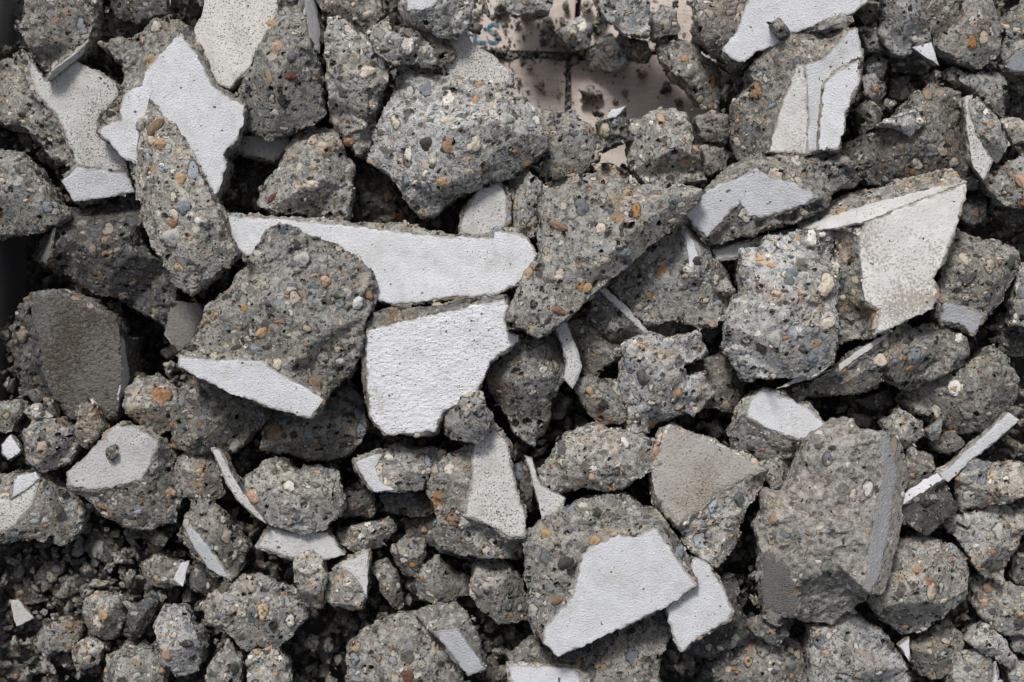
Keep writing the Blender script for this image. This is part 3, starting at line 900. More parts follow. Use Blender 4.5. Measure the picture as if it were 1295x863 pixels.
R(CH, 'roundish chunk at the right edge under the ridged angular chunk', -6, '1233,733 1250,728 1280,740 1298,758 1298,797 1275,805 1251,784 1236,766', h=20)
R(CH, 'dark chunk cut by the right edge beside the ridged angular chunk', -20, '1283,702 1298,694 1298,747 1284,737', mat='dusk')
R(CH, 'round broken boulder right of the weathered block', 34,
  '1097,758 1115,725 1122,702 1133,685 1171,680 1195,684 1221,706 1235,730 1228,755 1210,776 1181,804 1150,810 1118,790', h=38,
  pk='1150,705,-2 1190,705,0 1210,730,-2 1180,745,0 1145,735,-4 1125,765,-16 1160,785,-22 1195,770,-14')
R(CH, 'small dark knobbly chunk above the slim white face', 2, '1137,605 1154,567 1182,577 1186,594 1154,615 1140,616', h=14, mat='brown')
R(CH, 'small rounded chunk above the long thin white strip', 2, '1117,534 1140,519 1168,534 1175,552 1133,573 1125,556', h=16)
R(SH, 'little smooth pale chip below the rounded chunk with the ringed pebble', 10, '1173,545 1195,526 1189,556 1178,558', h=5, mat='mortar')
R(CH, 'grey wedge under the ringed pebble chunk beside the white strip', -4, '1179,560 1209,547 1223,562 1206,574 1188,572', h=10, mat='brown')
R(CH, 'small dark chunk in the cavity under the long lumpy chunk', -46, '1080,506 1129,492 1134,513 1112,520 1098,514', mat='dusk')
R(CH, 'smooth dark splinter in the cavity under the long lumpy chunk', -60, '1075,520 1106,530 1099,543 1085,538', h=5, mat='mortar')
R(CH, 'chunk with a concave hollow left of the big pebble chunk, in shade', -18, '866,468 895,455 917,444 938,476 944,505 929,522 894,515 884,496', mat='brown')
R(CH, 'shaded stone below the hollow chunk, near the white topped chunk', -60, '889,538 908,528 919,548 900,557', mat='dusk')
# ---- bottom right
R(CH, 'broad chunk at the bottom edge below the weathered block', 26, '1021,862 1025,824 1030,800 1077,767 1089,782 1119,802 1147,836 1167,862', h=26, mat='pale',
  pk='1060,795,-2 1050,830,2 1090,815,0 1110,840,0 1060,850,2 1130,845,-6')
R(CH, 'shadowed chunk at the bottom edge left of the broad chunk', -4, '905,850 918,828 945,806 990,802 1021,818 1026,862 920,862', mat='brown', h=22)
R(CH, 'dark splintered piece under the lower left corner of the weathered block', 6, '943,789 962,782 1008,787 985,818 955,805', mat='dusk', h=14)
R(CH, 'dark angular chunk in the hollow below the round broken boulder', -20, '1155,813 1181,803 1202,785 1222,806 1221,833 1192,859 1167,857 1157,838', mat='brown', h=20)
R(SH, 'tiny white plaster sliver between the broad chunk and the round broken boulder', -4, '1136,817 1150,805 1152,838', h=3, d=20, flat=True,
  whites=[W('1138,817 1150,806 1150,837', None, 'clean', .6)])
R(CH, 'ribbed chunk near the bottom right corner', -2, '1225,813 1247,788 1273,810 1288,834 1280,847 1240,826', h=16)
R(CH, 'chunk at the bottom edge beside a white wedge', 8, '1186,862 1216,833 1240,826 1260,838 1247,862', h=16)
R(SH, 'white wedge of plaster cut by the bottom edge near the corner', 12, '1244,862 1259,836 1282,862', h=4, d=24, flat=True,
  whites=[W('1246,862 1259,838 1266,862', None, 'clean', .7)])
R(CH, 'small chunk at the right edge near the bottom corner', -20, '1279,803 1298,796 1298,832 1285,826', h=12)
R(CH, 'corner chunk cut by the bottom and right edges', -14, '1278,845 1298,834 1298,862 1280,862', h=12)
R(CH, 'dark chunk under the second white flap, next to the white faced boulder', 14, '862,830 880,800 915,735 932,728 938,772 960,803 926,822 895,834', mat='dusk', h=18,
  pk='925,770,-4 935,800,-6 905,815,-8')
# ---- bottom middle
R(CH, 'boulder with the brightest, largest white painted face in the lower middle', 70,
  '660,681 679,663 710,645 741,635 786,626 811,638 835,645 848,667 874,699 882,737 883,742 842,769 804,786 762,807 705,832 687,815 680,806 665,785 667,751 664,726', h=30, d=100,
  pk='690,690,-6 720,670,-2 770,650,0 810,655,-2 700,740,-10 690,780,-18 850,690,-4',
  whites=[W('736,702 745,692 783,676 804,679 814,671 832,669 852,702 882,740 842,768 804,785 762,806 705,831 687,813 687,799 696,785 724,754 731,726', '814,671,64 882,740,58 705,831,46', 'clean', 1.7)])
R(CH, 'smaller chunk with a cracked white face tucked against the white faced boulder', 46,
  '876,704 894,710 909,733 919,751 928,772 923,786 887,804 861,826 848,800 841,768 868,740', h=14, d=60, mat='brown', flat=True,
  whites=[W('878,705 894,711 908,733 918,751 927,772 922,785 887,803 861,825 849,799 842,768 868,740', '880,706,48 926,775,42 846,785,40', 'clean', 1.6)])
R(CH, 'pebbly chunk at the bottom edge beneath the white faced boulder', 22, '728,862 731,845 705,832 769,805 825,771 840,771 853,806 836,828 833,862', h=24, mat='con',
  pk='770,830,0 810,810,0 800,845,2 830,795,-6 755,850,-2', tilt=(0, -.05))
R(CH, 'dark chunk left of the lower tip of the white faced boulder', 6, '642,832 668,806 687,817 706,834 728,841 700,847 651,843', mat='brown', h=14)
R(SL, 'white slab cut by the bottom edge in the middle', 12, '640,840 696,842 728,846 745,855 762,866 770,890 660,890', h=5, flat=True,
  whites=[W('642,841 696,843 727,846 760,866 768,900 664,900', None, 'clean', 1.0)])
R(CH, 'large pebbly chunk at the bottom edge, left of a block with a white end', 38, '437,820 456,803 480,790 505,779 525,784 552,799 583,834 588,862 437,862', h=26,
  pk='480,815,0 520,805,2 550,830,0 500,845,2 450,835,-6')
R(CH, 'rectangular block with a bluish white end face near the bottom edge', 46, '522,780 532,771 574,768 590,779 603,806 614,834 615,847 592,857 548,802', h=14, mat='mortar',
  whites=[W('548,799 579,795 614,846 592,855 574,831', '548,799,36 579,795,38 592,857,10', 'clean', .9)])
R(CH, 'rounded chunk with dark specks right of the rectangular block', 14, '594,754 598,719 612,706 645,719 664,740 666,785 633,791 611,776', h=22)
R(CH, 'rough shaded chunk left of the dark specked rounded chunk', -16, '510,744 532,719 553,704 592,737 596,754 560,763 532,762', h=20, mat='con')
R(CH, 'dark wedge shaped chunk above the rough shaded chunk', -14, '494,695 512,680 537,685 533,709 526,734 508,727', h=16, mat='brown')
R(CH, 'thin upright splinter of concrete beside the small white triangle', -8, '468,719 487,708 500,723 511,772 501,774 483,754', h=12, mat='brown')
R(CH, 'flat dark pebbly chunk between the round knobbly chunk and the white crescent chunk', -4, '424,674 442,666 491,656 502,667 478,693 449,698 427,689', h=16, mat='brown')
R(CH, 'dark squarish chunk under the white crescent chunk', -26, '434,626 466,618 474,633 471,654 435,655', h=14, mat='dusk')
R(CH, 'row of dark rubble under the white crescent chunk', -30, '478,628 510,618 545,626 552,650 520,655 488,650', h=12, mat='dusk')
R(CH, 'dark broken ledge below the white flanked chunk', -36, '505,660 540,648 600,690 640,706 660,708 655,720 600,712 560,700 515,680', h=14, mat='dusk')
R(CH, 'small chunk with a white triangular face standing up behind it', 14, '412,733 425,716 440,708 467,696 466,755 453,774 410,762', h=12,
  whites=[W('427,716 466,697 464,754 455,738 445,725', None, 'lgrey', .9)])
R(CH, 'slim chunk standing in front of the pale broken slab', 22, '369,709 383,692 400,698 412,730 408,761 404,775 380,767 372,737', h=14)
R(SL, 'pale broken slab beneath the round knobbly chunk', 0, '324,693 340,666 373,672 415,672 438,702 407,711 369,708', h=7, flat=True,
  whites=[W('326,692 340,668 373,674 414,674 437,702 407,708 369,705', None, 'lgrey', 1.2)])
R(CH, 'round knobbly chunk with a bulge on its left side', 30, '303,605 328,584 345,579 373,597 397,590 425,600 434,629 427,657 411,672 380,679 345,667 325,652 309,637', h=26,
  pk='325,610,-2 350,600,0 385,615,0 415,625,-3 390,650,-5 350,640,-3')
R(SH, 'curved knife like white shard standing beside the round knobbly chunk', 24, '266,566 279,569 293,598 307,622 321,640 338,663 322,654 300,634 286,612', h=4, d=46, flat=True,
  whites=[W('268,567 278,570 292,598 306,622 320,640 337,662 323,653 302,633 288,612', None, 'lgrey', .7)])
R(CH, 'chunk with a white crescent on its flank under the pitted white block', 26, '447,582 466,576 484,571 505,562 528,569 561,572 563,588 541,601 533,620 498,622 472,624 457,605', h=18,
  whites=[W('449,584 463,579 484,573 474,591 480,608 499,620 473,622 460,605', '484,573,18 490,618,14 450,595,2', 'clean', 1.0)])
R(CH, 'chunk with a white speckled right flank in the lower middle', 36, '540,608 553,585 572,574 598,560 625,538 643,560 648,590 655,620 667,655 667,680 660,708 588,706 550,696 545,674 552,660 538,625', h=26,
  pk='570,600,-2 582,630,0 565,660,-8 600,675,-20 640,695,-30',
  whites=[W('599,565 622,540 641,560 646,590 653,620 665,655 664,678 646,679 610,660 589,652 597,610', None, 'speck', 1.4)])
R(SH, 'pale grey shard like a fin between the white flank and the white faced boulder', 26, '663,576 673,580 684,614 715,630 714,640 686,660 682,640', h=5, d=36, flat=True,
  whites=[W('665,577 672,581 683,614 714,630 713,640 686,658 682,640', None, 'lgrey', .8)])
R(CH, 'small dark chunk between the white flank and the fin shaped shard', -4, '642,595 668,582 676,610 672,650 655,640 650,615', h=14, mat='dusk')
R(CH, 'small round chunk sitting on the corner of the pitted white block', 72, '558,524 574,505 605,498 622,527 620,546 602,563 570,556', h=22, mat='con')
R(SL, 'pitted white block with a rough weathered face in the centre', 46,
  '460,405 491,390 536,388 588,376 642,371 645,385 642,416 657,424 657,433 620,459 613,480 603,500 562,522 551,547 519,550 489,552 467,530 459,500 457,440', h=12, d=70, mat='mortar', flat=True,
  pk='480,402,-12 540,392,-10 600,380,-10',
  whites=[W('463,419 498,409 560,395 637,378 643,386 638,404 644,420 656,424 655,432 619,458 612,479 602,499 560,520 550,546 519,548 489,550 468,527 463,458', None, 'rough', 1.5)])
R(SL, 'long clean white painted slab in the centre, tapering behind the white fronted boulder', 30,
  '272,270 310,271 355,274 400,276 428,279 500,283 550,294 623,297 626,291 652,290 667,302 683,322 663,355 632,374 609,377 567,379 536,384 498,388 470,381 430,350 300,330 285,322', h=8, d=60, flat=True, tilt=(0, .03),
  whites=[W('278,273 310,275 355,277 428,284 500,293 550,298 623,301 626,294 651,293 665,302 680,322 661,353 630,372 609,374 567,376 536,381 498,385 470,378 430,345 310,322 290,305', None, 'clean', 1.5)])
R(CH, 'large square boulder with a white lower front, left of the pitted white block', 86,
  '331,286 345,281 380,291 415,303 449,319 469,346 471,374 460,409 457,437 440,475 414,494 409,508 393,530 352,519 310,503 264,486 225,465 225,447 247,419 257,388 295,353 309,329', h=30, d=120,
  pk='345,295,-6 390,310,0 440,335,-2 455,370,-3 430,420,0 390,440,1 330,430,0 280,430,0 300,380,2 360,370,4 420,460,-6 400,485,-6', tilt=(0, .02),
  whites=[W('226,449 257,454 278,456 302,454 331,456 359,475 390,492 409,506 393,529 352,519 310,503 299,501 264,484 226,464', '228,449,74 409,506,74 264,486,71', 'clean', 1.2)])
# ---- left middle and lower left
R(CH, 'grey chunk in shade under the long narrow standing chunk, with a smooth left end', 0,
  '52,326 66,287 80,272 100,262 165,243 178,275 180,305 202,336 222,357 213,392 202,414 177,400 149,379 115,368 87,351 58,337', h=36, mat='dusk',
  pk='80,295,-2 120,285,0 160,280,0 170,320,0 120,320,-3 190,360,-8 100,340,-18 150,355,-16',
  whites=[W('53,326 67,288 69,288 62,326 57,333', '68,288,-4 60,332,-14 50,320,-40', 'grey', .6)])
R(CH, 'chunk cut by the left edge beside the speckled slab, with a straight lower edge', 30, '0,184 21,188 35,202 45,216 76,271 66,284 40,293 0,304', h=24, mat='con',
  pk='15,205,-6 40,235,0 55,265,-4 20,260,0 20,290,-2')
R(CH, 'dark square block with a smooth grooved face and a white side', -14,
  '14,392 38,371 76,367 115,378 125,392 146,402 154,423 161,479 154,510 149,531 90,533 70,513 38,498 17,503 14,479 8,444', h=26, d=100, mat='dusk',
  whites=[W('40,375 76,372 110,388 125,396 146,404 152,424 154,478 148,508 146,524 92,528 66,495 50,430', '40,375,-22 150,410,-18 92,528,-42', 'old', 2.6, name='trowelled_face'),
          W('152,424 157,430 164,478 158,500 150,506 154,478', '152,420,-24 152,505,-30 166,480,-70', 'clean', .8)])
R(SL, 'smooth dark slab in the shadow left of the white fronted boulder', -30, '213,378 250,384 260,396 242,436 226,447 207,424', h=7, flat=True, mat='mortar',
  whites=[W('216,380 250,386 257,396 240,433 226,444 210,423', None, 'grey', 1.0, name='trowelled_face')])
R(CH, 'round chunk with a big orange pebble in it', 6, '151,496 167,481 195,477 220,496 222,510 213,542 191,550 174,536 155,525', h=22, mat='con')
R(CH, 'chunk under the white lower front of the square boulder', 16, '214,520 236,481 257,476 295,490 338,512 335,528 308,560 290,574 250,574 221,565', h=28, mat='brown',
  pk='240,500,-2 280,505,0 315,520,-4 290,550,-10 250,550,-5', tilt=(0, -.05))
R(CH, 'chunk with a brown pebble between the square boulder and the pitted white block', 4, '330,540 350,517 393,528 414,488 440,480 456,508 464,540 456,562 430,580 411,586 386,582 362,575 328,568', h=26, mat='con',
  pk='430,505,0 440,540,-2 405,545,-3 370,560,-8 350,545,-8')
R(CH, 'dull oval chunk below the chunk under the white fronted boulder', -4, '215,584 236,567 268,569 279,598 276,628 250,636 229,628 213,605', h=22, mat='brown')
R(CH, 'chunk with a flat pale octagonal top, by the left side', 24,
  '84,617 84,598 107,576 146,537 174,540 201,558 212,572 218,600 228,632 216,662 188,673 153,666 132,655 110,634', h=34, d=70, mat='brown',
  pk='210,610,-22 190,645,-26 150,645,-28 120,632,-20',
  whites=[W('86,615 85,598 108,577 146,538 174,541 200,558 200,565 179,608 153,613 122,619', '86,600,16 200,560,20 150,615,12', 'lgrey', 1.6)])
R(CH, 'large chunk at the left edge with a white face in two overlapping sheets', 10,
  '0,612 15,600 45,598 62,612 84,626 98,650 95,676 76,692 52,683 17,683 0,690', h=26, mat='brown', pk='70,640,-4 80,665,-10 55,665,-6 40,680,-16',
  whites=[W('50,606 45,628 35,646 14,667 -60,690 -60,630 14,631 30,616', None, 'speck', 1.3), W('22,602 45,597 50,605 32,620 14,631 17,618', '20,602,10 50,602,9 16,631,9', 'clean', .9)])
R(CH, 'chunk beside a small white sheet at the left edge, under the dark square block', 18, '24,551 40,537 70,530 91,545 95,555 89,574 80,588 49,598 30,584', h=20, mat='con')
R(SH, 'small white sheet lying near the left edge', 16, '1.5,562 14,549 27,569 24,574 10,583 2,574', h=4, d=24, flat=True, mat='brown', whites=[W('2,562 14,550 26,569 24,573 10,582 3,573', None, 'clean', .8)])
R(CH, 'narrow upright stone in front of the dark square block', 10, '93,520 108,502 119,513 130,541 108,567 96,553', h=16, mat='con')
R(CH, 'little flat stone on the left foot of the dark square block', -6, '27,520 45,509 67,527 45,540', h=10, mat='con')
R(CH, 'small brown stone at the left edge under the dark square block', -8, '0,510 21,509 29,520 10,547 0,541', h=12, mat='brown')
R(CH, 'pebble sized stone perched by the grooved block', -10, '32,496 45,491 55,503 45,513', h=8, mat='brown')
R(CH, 'thin stone next to the pebble sized stone by the grooved block', -12, '54,503 66,505 71,527 60,527', h=8, mat='brown')
R(CH, 'chunk with a white blade shaped face, lower left', 16, '231,664 240,639 261,635 278,649 293,678 311,695 304,717 293,735 260,703', h=22, mat='brown',
  pk='255,655,-2 272,670,0 290,700,-6',
  whites=[W('233,665 243,667 264,692 293,735 264,719 247,695', '243,665,8 295,733,4 240,700,-10', 'clean', .9)])
R(CH, 'flat toned chunk with a white nick, below the octagonal topped chunk', -40, '172,716 195,701 222,711 238,738 209,746 188,742', h=16, mat='brown',
  whites=[W('219,733 229,712 240,709 231,742', None, 'clean', .7)])
R(CH, 'shaded chunk below the white blade chunk', -44, '234,744 243,711 261,715 279,738 264,756', h=14, mat='dusk')
R(CH, 'flat dark tile shaped chunk in the gravel hollow', -62, '103,695 118,666 154,680 150,700 132,716', h=8, mat='dusk')
R(CH, 'lumpy boulder near the bottom, left of the slim chunk', 22, '253,765 265,753 278,744 306,732 340,739 375,758 383,785 367,807 348,826 325,817 309,829 294,807 263,790', h=28, mat='con',
  pk='285,760,-3 320,755,0 355,770,0 350,800,-8 310,800,-8 280,780,-6')
R(CH, 'chunk with coloured pebbles standing near the bottom edge', 22, '193,792 204,768 226,771 248,799 256,820 244,853 222,857 201,842', h=22, mat='pale')
R(CH, 'chunk at the bottom edge right of the coloured pebble chunk', 10, '241,862 264,840 285,812 303,834 303,862', h=18, mat='con')
R(CH, 'ridged chunk at the bottom edge below the lumpy boulder', 22, '302,862 313,829 341,819 360,841 377,862', h=18, mat='con')
R(CH, 'two humped chunk at the bottom edge left of the coloured pebble chunk', 4, '127,860 129,834 150,820 165,830 191,819 203,838 203,862 130,862', h=18, mat='con')
R(CH, 'square dark chunk with an orange spot in the gravel hollow', -30, '103,761 118,751 154,757 154,785 140,812 107,805', h=20, mat='brown')
R(CH, 'leaning dark chunk beside the square dark chunk', -34, '151,806 163,771 188,751 199,761 189,789 167,815', h=18, mat='dusk')
R(CH, 'grey lump in the gravel near the bottom left', -36, '37,817 52,795 80,781 98,799 88,821 56,833', h=20, mat='con')
R(CH, 'small lump next to the two humped chunk', -38, '89,820 108,809 130,817 123,842 97,850', h=14, mat='con')
R(CH, 'small brown chunk in the gravel at lower left', -62, '41,726 66,708 81,716 71,734 45,741', h=14, mat='brown')
R(CH, 'long flat chunk in the gravel at lower left', -70, '55,747 90,729 126,725 123,738 76,758', h=14, mat='brown')
R(CH, 'dark tapering chunk near the container wall', -66, '6,737 21,732 60,761 31,767 6,752', h=14, mat='dusk')
R(SH, 'grey plaster chip lying in the gravel near the container wall', -56, '11,759 23,757 44,782 21,793', h=3, d=12, flat=True, whites=[W('12,759 23,758 43,782 21,792', None, 'lgrey', .9)])
R(PB, 'brown round pebble below the octagonal topped chunk', -34, '190,683 196,674 206,673 212,682 207,692 196,693', h=9, d=14, mat='brown', rough=.1)

# ================================================================== stones that stand out of the broken faces
from mathutils import Matrix, Quaternion


def plain_stone(name, c, v=.25):
    m, t = new_mat(name)
    tc = t.n('ShaderNodeTexCoord').outputs['Object']
    oi = t.n('ShaderNodeObjectInfo').outputs['Random']
    p0 = t.vmath('ADD', tc, (1.3, .2, .7))
    a = t.noise(p0, 160, 4, .65).outputs[0]
    b = t.noise(p0, 700, 3, .6).outputs[0]
    col = t.mix(t.step(a, .35, .65), tuple(x * (1 - v) for x in c) + (1,), tuple(min(.8, x * (1 + v)) for x in c) + (1,))
    col = t.mix(t.step(b, .52, .66, 0, .5), col, tuple(x * .45 for x in c) + (1,))
    t.finish(col, .7, t.math('ADD', a, t.math('MULTIPLY', b, .6)), 0, bump_only=True, bump_dist=.0009, spec=.3)
    return m


ST = {'ochre': plain_stone('ochre stone', (.42, .28, .155)), 'rust': plain_stone('rusty stone', (.30, .165, .09), .45), 'cream': plain_stone('cream stone', (.58, .51, .42)),
      'brown': plain_stone('brown stone', (.22, .145, .095)), 'dark': plain_stone('near black stone', (.06, .055, .05)), 'blue': plain_stone('blue grey stone', (.20, .225, .255)),
      'grey': plain_stone('light grey stone', (.40, .395, .375)), 'salmon': plain_stone('salmon stone', (.48, .31, .225)), 'white': plain_stone('white stone', (.68, .66, .63), .12),
      'wine': plain_stone('dark red stone', (.13, .055, .045))}
STONE_MESH = {}


def stone_mesh(kind, n):
    if (kind, n) in STONE_MESH:
        return STONE_MESH[kind, n]
    r = random.Random(70 + n * 7 + len(kind))
    bm = bmesh.new()
    bmesh.ops.create_icosphere(bm, subdivisions=4, radius=1)
    P = np.array([v.co[:] for v in bm.verts])
    k = 1 + fbm(P + n * 3.1, 1.1, 2, 40 + n) * .30 + chips(P + n, 1.3, 60 + n, .8) * .22 + fbm(P, 6, 2, 3) * .03
    for v, q in zip(bm.verts, P * k[:, None]):
        v.co = Vector(q) * .01
    me = bpy.data.meshes.new('embedded_stone')
    bm.to_mesh(me)
    bm.free()
    me.polygons.foreach_set('use_smooth', np.ones(len(me.polygons), bool))
    me.materials.append(ST[kind])
    STONE_MESH[kind, n] = me
    return me


STONES = """203,182,ochre,8,6 196,160,brown,6,12 228,226,ochre,7,6 217,301,grey,11,10 220,282,rust,5,5 233,263,blue,8,7
203,502,rust,14,12 348,548,brown,12,9 412,356,salmon,6,6 465,371,ochre,4,8 351,460,cream,5,7 398,484,brown,9,8 452,383,white,8,6 376,310,dark,6,5
331,421,ochre,8,5 382,329,grey,9,9 300,440,dark,8,4 539,113,blue,8,9 539,182,dark,8,7 600,182,cream,11,7 601,129,ochre,4,8 565,153,cream,9,5 640,150,grey,8,8 545,95,brown,4,4
1044,364,cream,8,10 1047,409,cream,7,8 1027,454,blue,7,6 1000,345,blue,8,5 980,430,grey,10,6 1113,456,cream,8,7 1212,428,white,7,5 1150,466,rust,7,3 831,568,salmon,10,6 838,581,ochre,5,5 735,611,brown,6,5
717,711,dark,7,11 690,676,ochre,6,6 752,684,ochre,7,5 859,698,blue,6,8 705,760,brown,5,7 691,408,dark,9,4 706,393,brown,5,8 706,286,brown,5,11 743,364,ochre,6,5 760,290,cream,7,6 800,270,dark,6,4 790,320,blue,7,7
345,250,wine,8,4 395,235,cream,8,6 1208,491,ochre,6,5 1290,228,salmon,10,5 464,91,cream,7,9 441,180,rust,7,5 319,629,salmon,9,8 236,815,dark,5,8 211,827,salmon,6,8 515,855,wine,9,6
870,35,cream,6,6 866,75,ochre,5,5 1160,720,ochre,6,5 1175,735,rust,6,4 130,778,ochre,6,6 905,352,cream,5,4 880,330,dark,6,5 560,230,ochre,6,7 350,60,salmon,8,7 368,96,wine,5,7 345,30,ochre,5,8"""
dg = bpy.context.evaluated_depsgraph_get()
dg.update()
eye = Vector((0, 0, H / 1000))
r_ = random.Random(5)
hits = []
for ln in STONES.split():
    a = ln.split(',')
    px, py, kind, ra, rb = float(a[0]), float(a[1]), a[2], float(a[3]), float(a[4])
    ok, loc, nor, _, ob, _ = sc.ray_cast(dg, eye, (world(px, py, 0) - eye).normalized())
    if not ok or ob.parent or not ob.get('category'):
        print('stone missed', ln)
        continue
    hits.append((ob, loc.copy(), nor.copy(), kind, ra, rb))


def set_stone(ob, loc, nor, kind, ra, rb, name='embedded_stone', lift=.0, thick=.6):
    o = bpy.data.objects.new(name, stone_mesh(kind, r_.randrange(4)))
    COL.objects.link(o)
    nor = (nor + Vector((0, 0, 1.2))).normalized()
    q = nor.to_track_quat('Z', 'Y') @ Quaternion((0, 0, 1), r_.uniform(-.5, .5))
    o.parent = ob
    o.matrix_parent_inverse = Matrix.Identity(4)
    o.location = loc - ob.location - nor * (min(ra, rb) * (.12 - lift) / 1000)
    o.rotation_mode = 'QUATERNION'
    o.rotation_quaternion = q
    o.scale = (ra / 10, rb / 10, thick * min(ra, rb) / 10)
    return o


for ob, loc, nor, kind, ra, rb in hits:
    o = set_stone(ob, loc, nor, kind, ra, rb)
    if 'orange pebble in a white ring' in ob['label'] and kind == 'ochre':
        set_stone(ob, loc, nor, 'white', ra * 1.6, rb * 1.6, thick=.36)
        o['label'] = 'orange stone set in a white rind'
# ================================================================== pallet boards, container wall, ground
def simple_mat(name, fn):
    m, t = new_mat(name)
    fn(t)
    return m


def board_nodes(t):
    p = t.n('ShaderNodeTexCoord').outputs['Object']
    oi = t.n('ShaderNodeObjectInfo').outputs['Random']
    g = t.noise(t.vmath('MULTIPLY', p, (6, 60, 20)), 6, 5).outputs[0]
    b = t.noise(p, 18, 4).outputs[0]
    col = t.mix(t.step(g, .3, .7), (.62, .535, .48, 1), (.72, .635, .58, 1))
    col = t.mix(t.step(b, .45, .70, 0, .42), col, (.36, .275, .235, 1))
    f = t.noise(p, 260, 3).outputs[0]
    col = t.mix(t.step(f, .60, .72, 0, .5), col, (.2, .165, .14, 1))
    t.finish(col, .85, t.math('ADD', g, f), 0, bump_only=True, bump_dist=.0006)


def ink_nodes(t):
    p = t.n('ShaderNodeTexCoord').outputs['Object']
    f = t.noise(p, 160, 4).outputs[0]
    col = t.mix(t.step(f, .42, .62), (.02, .12, .20, 1), (.26, .30, .32, 1))
    t.finish(col, .8, f, 0, bump_only=True, bump_dist=.0003)


def steel_nodes(t):
    p = t.n('ShaderNodeTexCoord').outputs['Object']
    b = t.noise(p, 14, 5).outputs[0]
    f = t.noise(p, 180, 3).outputs[0]
    col = t.mix(t.step(b, .35, .7), (.36, .362, .37, 1), (.50, .50, .505, 1))
    col = t.mix(t.step(f, .62, .72, 0, .6), col, (.12, .09, .07, 1))
    t.finish(col, .55, f, 0, bump_only=True, bump_dist=.0005, spec=.4)


def soil_nodes(t):
    p = t.n('ShaderNodeTexCoord').outputs['Object']
    b = t.noise(p, 30, 6, .7).outputs[0]
    f = t.noise(p, 300, 4).outputs[0]
    col = t.mix(t.step(b, .3, .7), (.030, .027, .024, 1), (.075, .068, .06, 1))
    col = t.mix(t.step(f, .6, .7, 0, .6), col, (.15, .14, .125, 1))
    t.finish(col, .95, t.math('ADD', b, f), 0, bump_only=True, bump_dist=.004)


M['board'] = simple_mat('pale bare board', board_nodes)
M['ink'] = simple_mat('blue stencil ink', ink_nodes)
M['steel'] = simple_mat('grey container wall', steel_nodes)
M['soil'] = simple_mat('dark grit', soil_nodes)


def tag(o, label=None, cat=None, group=None, kind=None):
    if label: o['label'] = label
    if cat: o['category'] = cat
    if group: o['group'] = group
    if kind: o['kind'] = kind
    return o


def prism(name, poly, z0, z1, mat, bev=.0012, seg=2):
    """a board or wall plate: pixel outline at height z1 with real thickness, slightly worn edges"""
    bm = bmesh.new()
    c = world(sum(p[0] for p in poly) / len(poly), sum(p[1] for p in poly) / len(poly), z0)
    top = [world(p[0], p[1], z1) for p in poly]
    tv = [bm.verts.new(q - c) for q in top]
    bv = [bm.verts.new(Vector((q.x, q.y, z0 / 1000)) - c) for q in top]
    bm.faces.new(tv)
    bm.faces.new(bv[::-1])
    for i in range(len(poly)):
        j = (i + 1) % len(poly)
        bm.faces.new((tv[j], tv[i], bv[i], bv[j]))
    bmesh.ops.recalc_face_normals(bm, faces=bm.faces)
    bmesh.ops.bevel(bm, geom=list(bm.edges), offset=bev, segments=seg, affect='EDGES', profile=.6)
    me = bpy.data.meshes.new(name)
    bm.to_mesh(me)
    bm.free()
    me.materials.append(M[mat])
    o = bpy.data.objects.new(name, me)
    COL.objects.link(o)
    o.location = c
    return o


ZB = -205
b1 = prism('board', [(585, -60), (732, -60), (724, 66), (560, 62)], ZB - 18, ZB, 'board')
tag(b1, 'pale board with blue stencilled letters at the bottom of the gap', 'board')
b2 = prism('board', [(560, 74), (716, 75), (713, 190), (555, 190)], ZB - 19, ZB - 2, 'board')
tag(b2, 'pale board below the lettered one, beside the dark slot', 'board')
b3 = prism('board', [(722, 78), (905, 64), (915, 215), (724, 215)], ZB - 17, ZB + 2, 'board')
tag(b3, 'pale board right of the dark slot under the triangular grey stone', 'board')
b4 = prism('board', [(738, -60), (930, -60), (925, 55), (732, 70)], ZB - 20, ZB - 3, 'board')
tag(b4, 'pale board running under the chunks at the top edge', 'board')

# blue letters, the end of a stencilled word
cu = bpy.data.curves.new('letters', 'FONT')
cu.body = 'ILS'
cu.size = .042
cu.space_character = 1.02
cu.extrude = .0002
cu.offset = .0008
tmp = bpy.data.objects.new('tmp', cu)
COL.objects.link(tmp)
dg = bpy.context.evaluated_depsgraph_get()
dg.update()
lm = bpy.data.meshes.new_from_object(tmp.evaluated_get(dg))
bpy.data.objects.remove(tmp)
lm.name = 'stencilled_letters'
lm.materials.clear()
lm.materials.append(M['ink'])
lo = bpy.data.objects.new('stencilled_letters', lm)
COL.objects.link(lo)
lo.parent = b1
xs = [v.co.x for v in lm.vertices]
lo.location = world(632, 56, ZB) - b1.location + Vector((-max(xs), 0, .0009))

# container side on the left, standing just outside the pile
wl = prism('container_wall', [(-66, -260), (-34, -260), (-34, 1150), (-66, 1150)], -250, 10, 'steel', bev=.003)
tag(wl, 'grey smooth container side along the left edge of the rubble', 'container wall')

# ground: one bumpy sheet
n = 90
gm = bpy.data.meshes.new('ground')
gx = np.linspace(-1.25, 1.25, n)
gy = np.linspace(-1.0, 1.0, n)
X, Y = np.meshgrid(gx, gy)
pp = np.stack([X.ravel() * 1000, Y.ravel() * 1000, np.zeros(n * n)], 1)
zz = -.232 + .010 * fbm(pp, 1 / 90, 4, 77)
gv = np.stack([X.ravel(), Y.ravel(), zz], 1)
gf = [(j * n + i, j * n + i + 1, (j + 1) * n + i + 1, (j + 1) * n + i) for j in range(n - 1) for i in range(n - 1)]
gm.from_pydata(gv.tolist(), [], gf)
gm.polygons.foreach_set('use_smooth', np.ones(len(gf), bool))
gm.materials.append(M['soil'])
go = bpy.data.objects.new('ground', gm)
COL.objects.link(go)
tag(go, 'dark gritty ground under the rubble', None, None, 'structure')

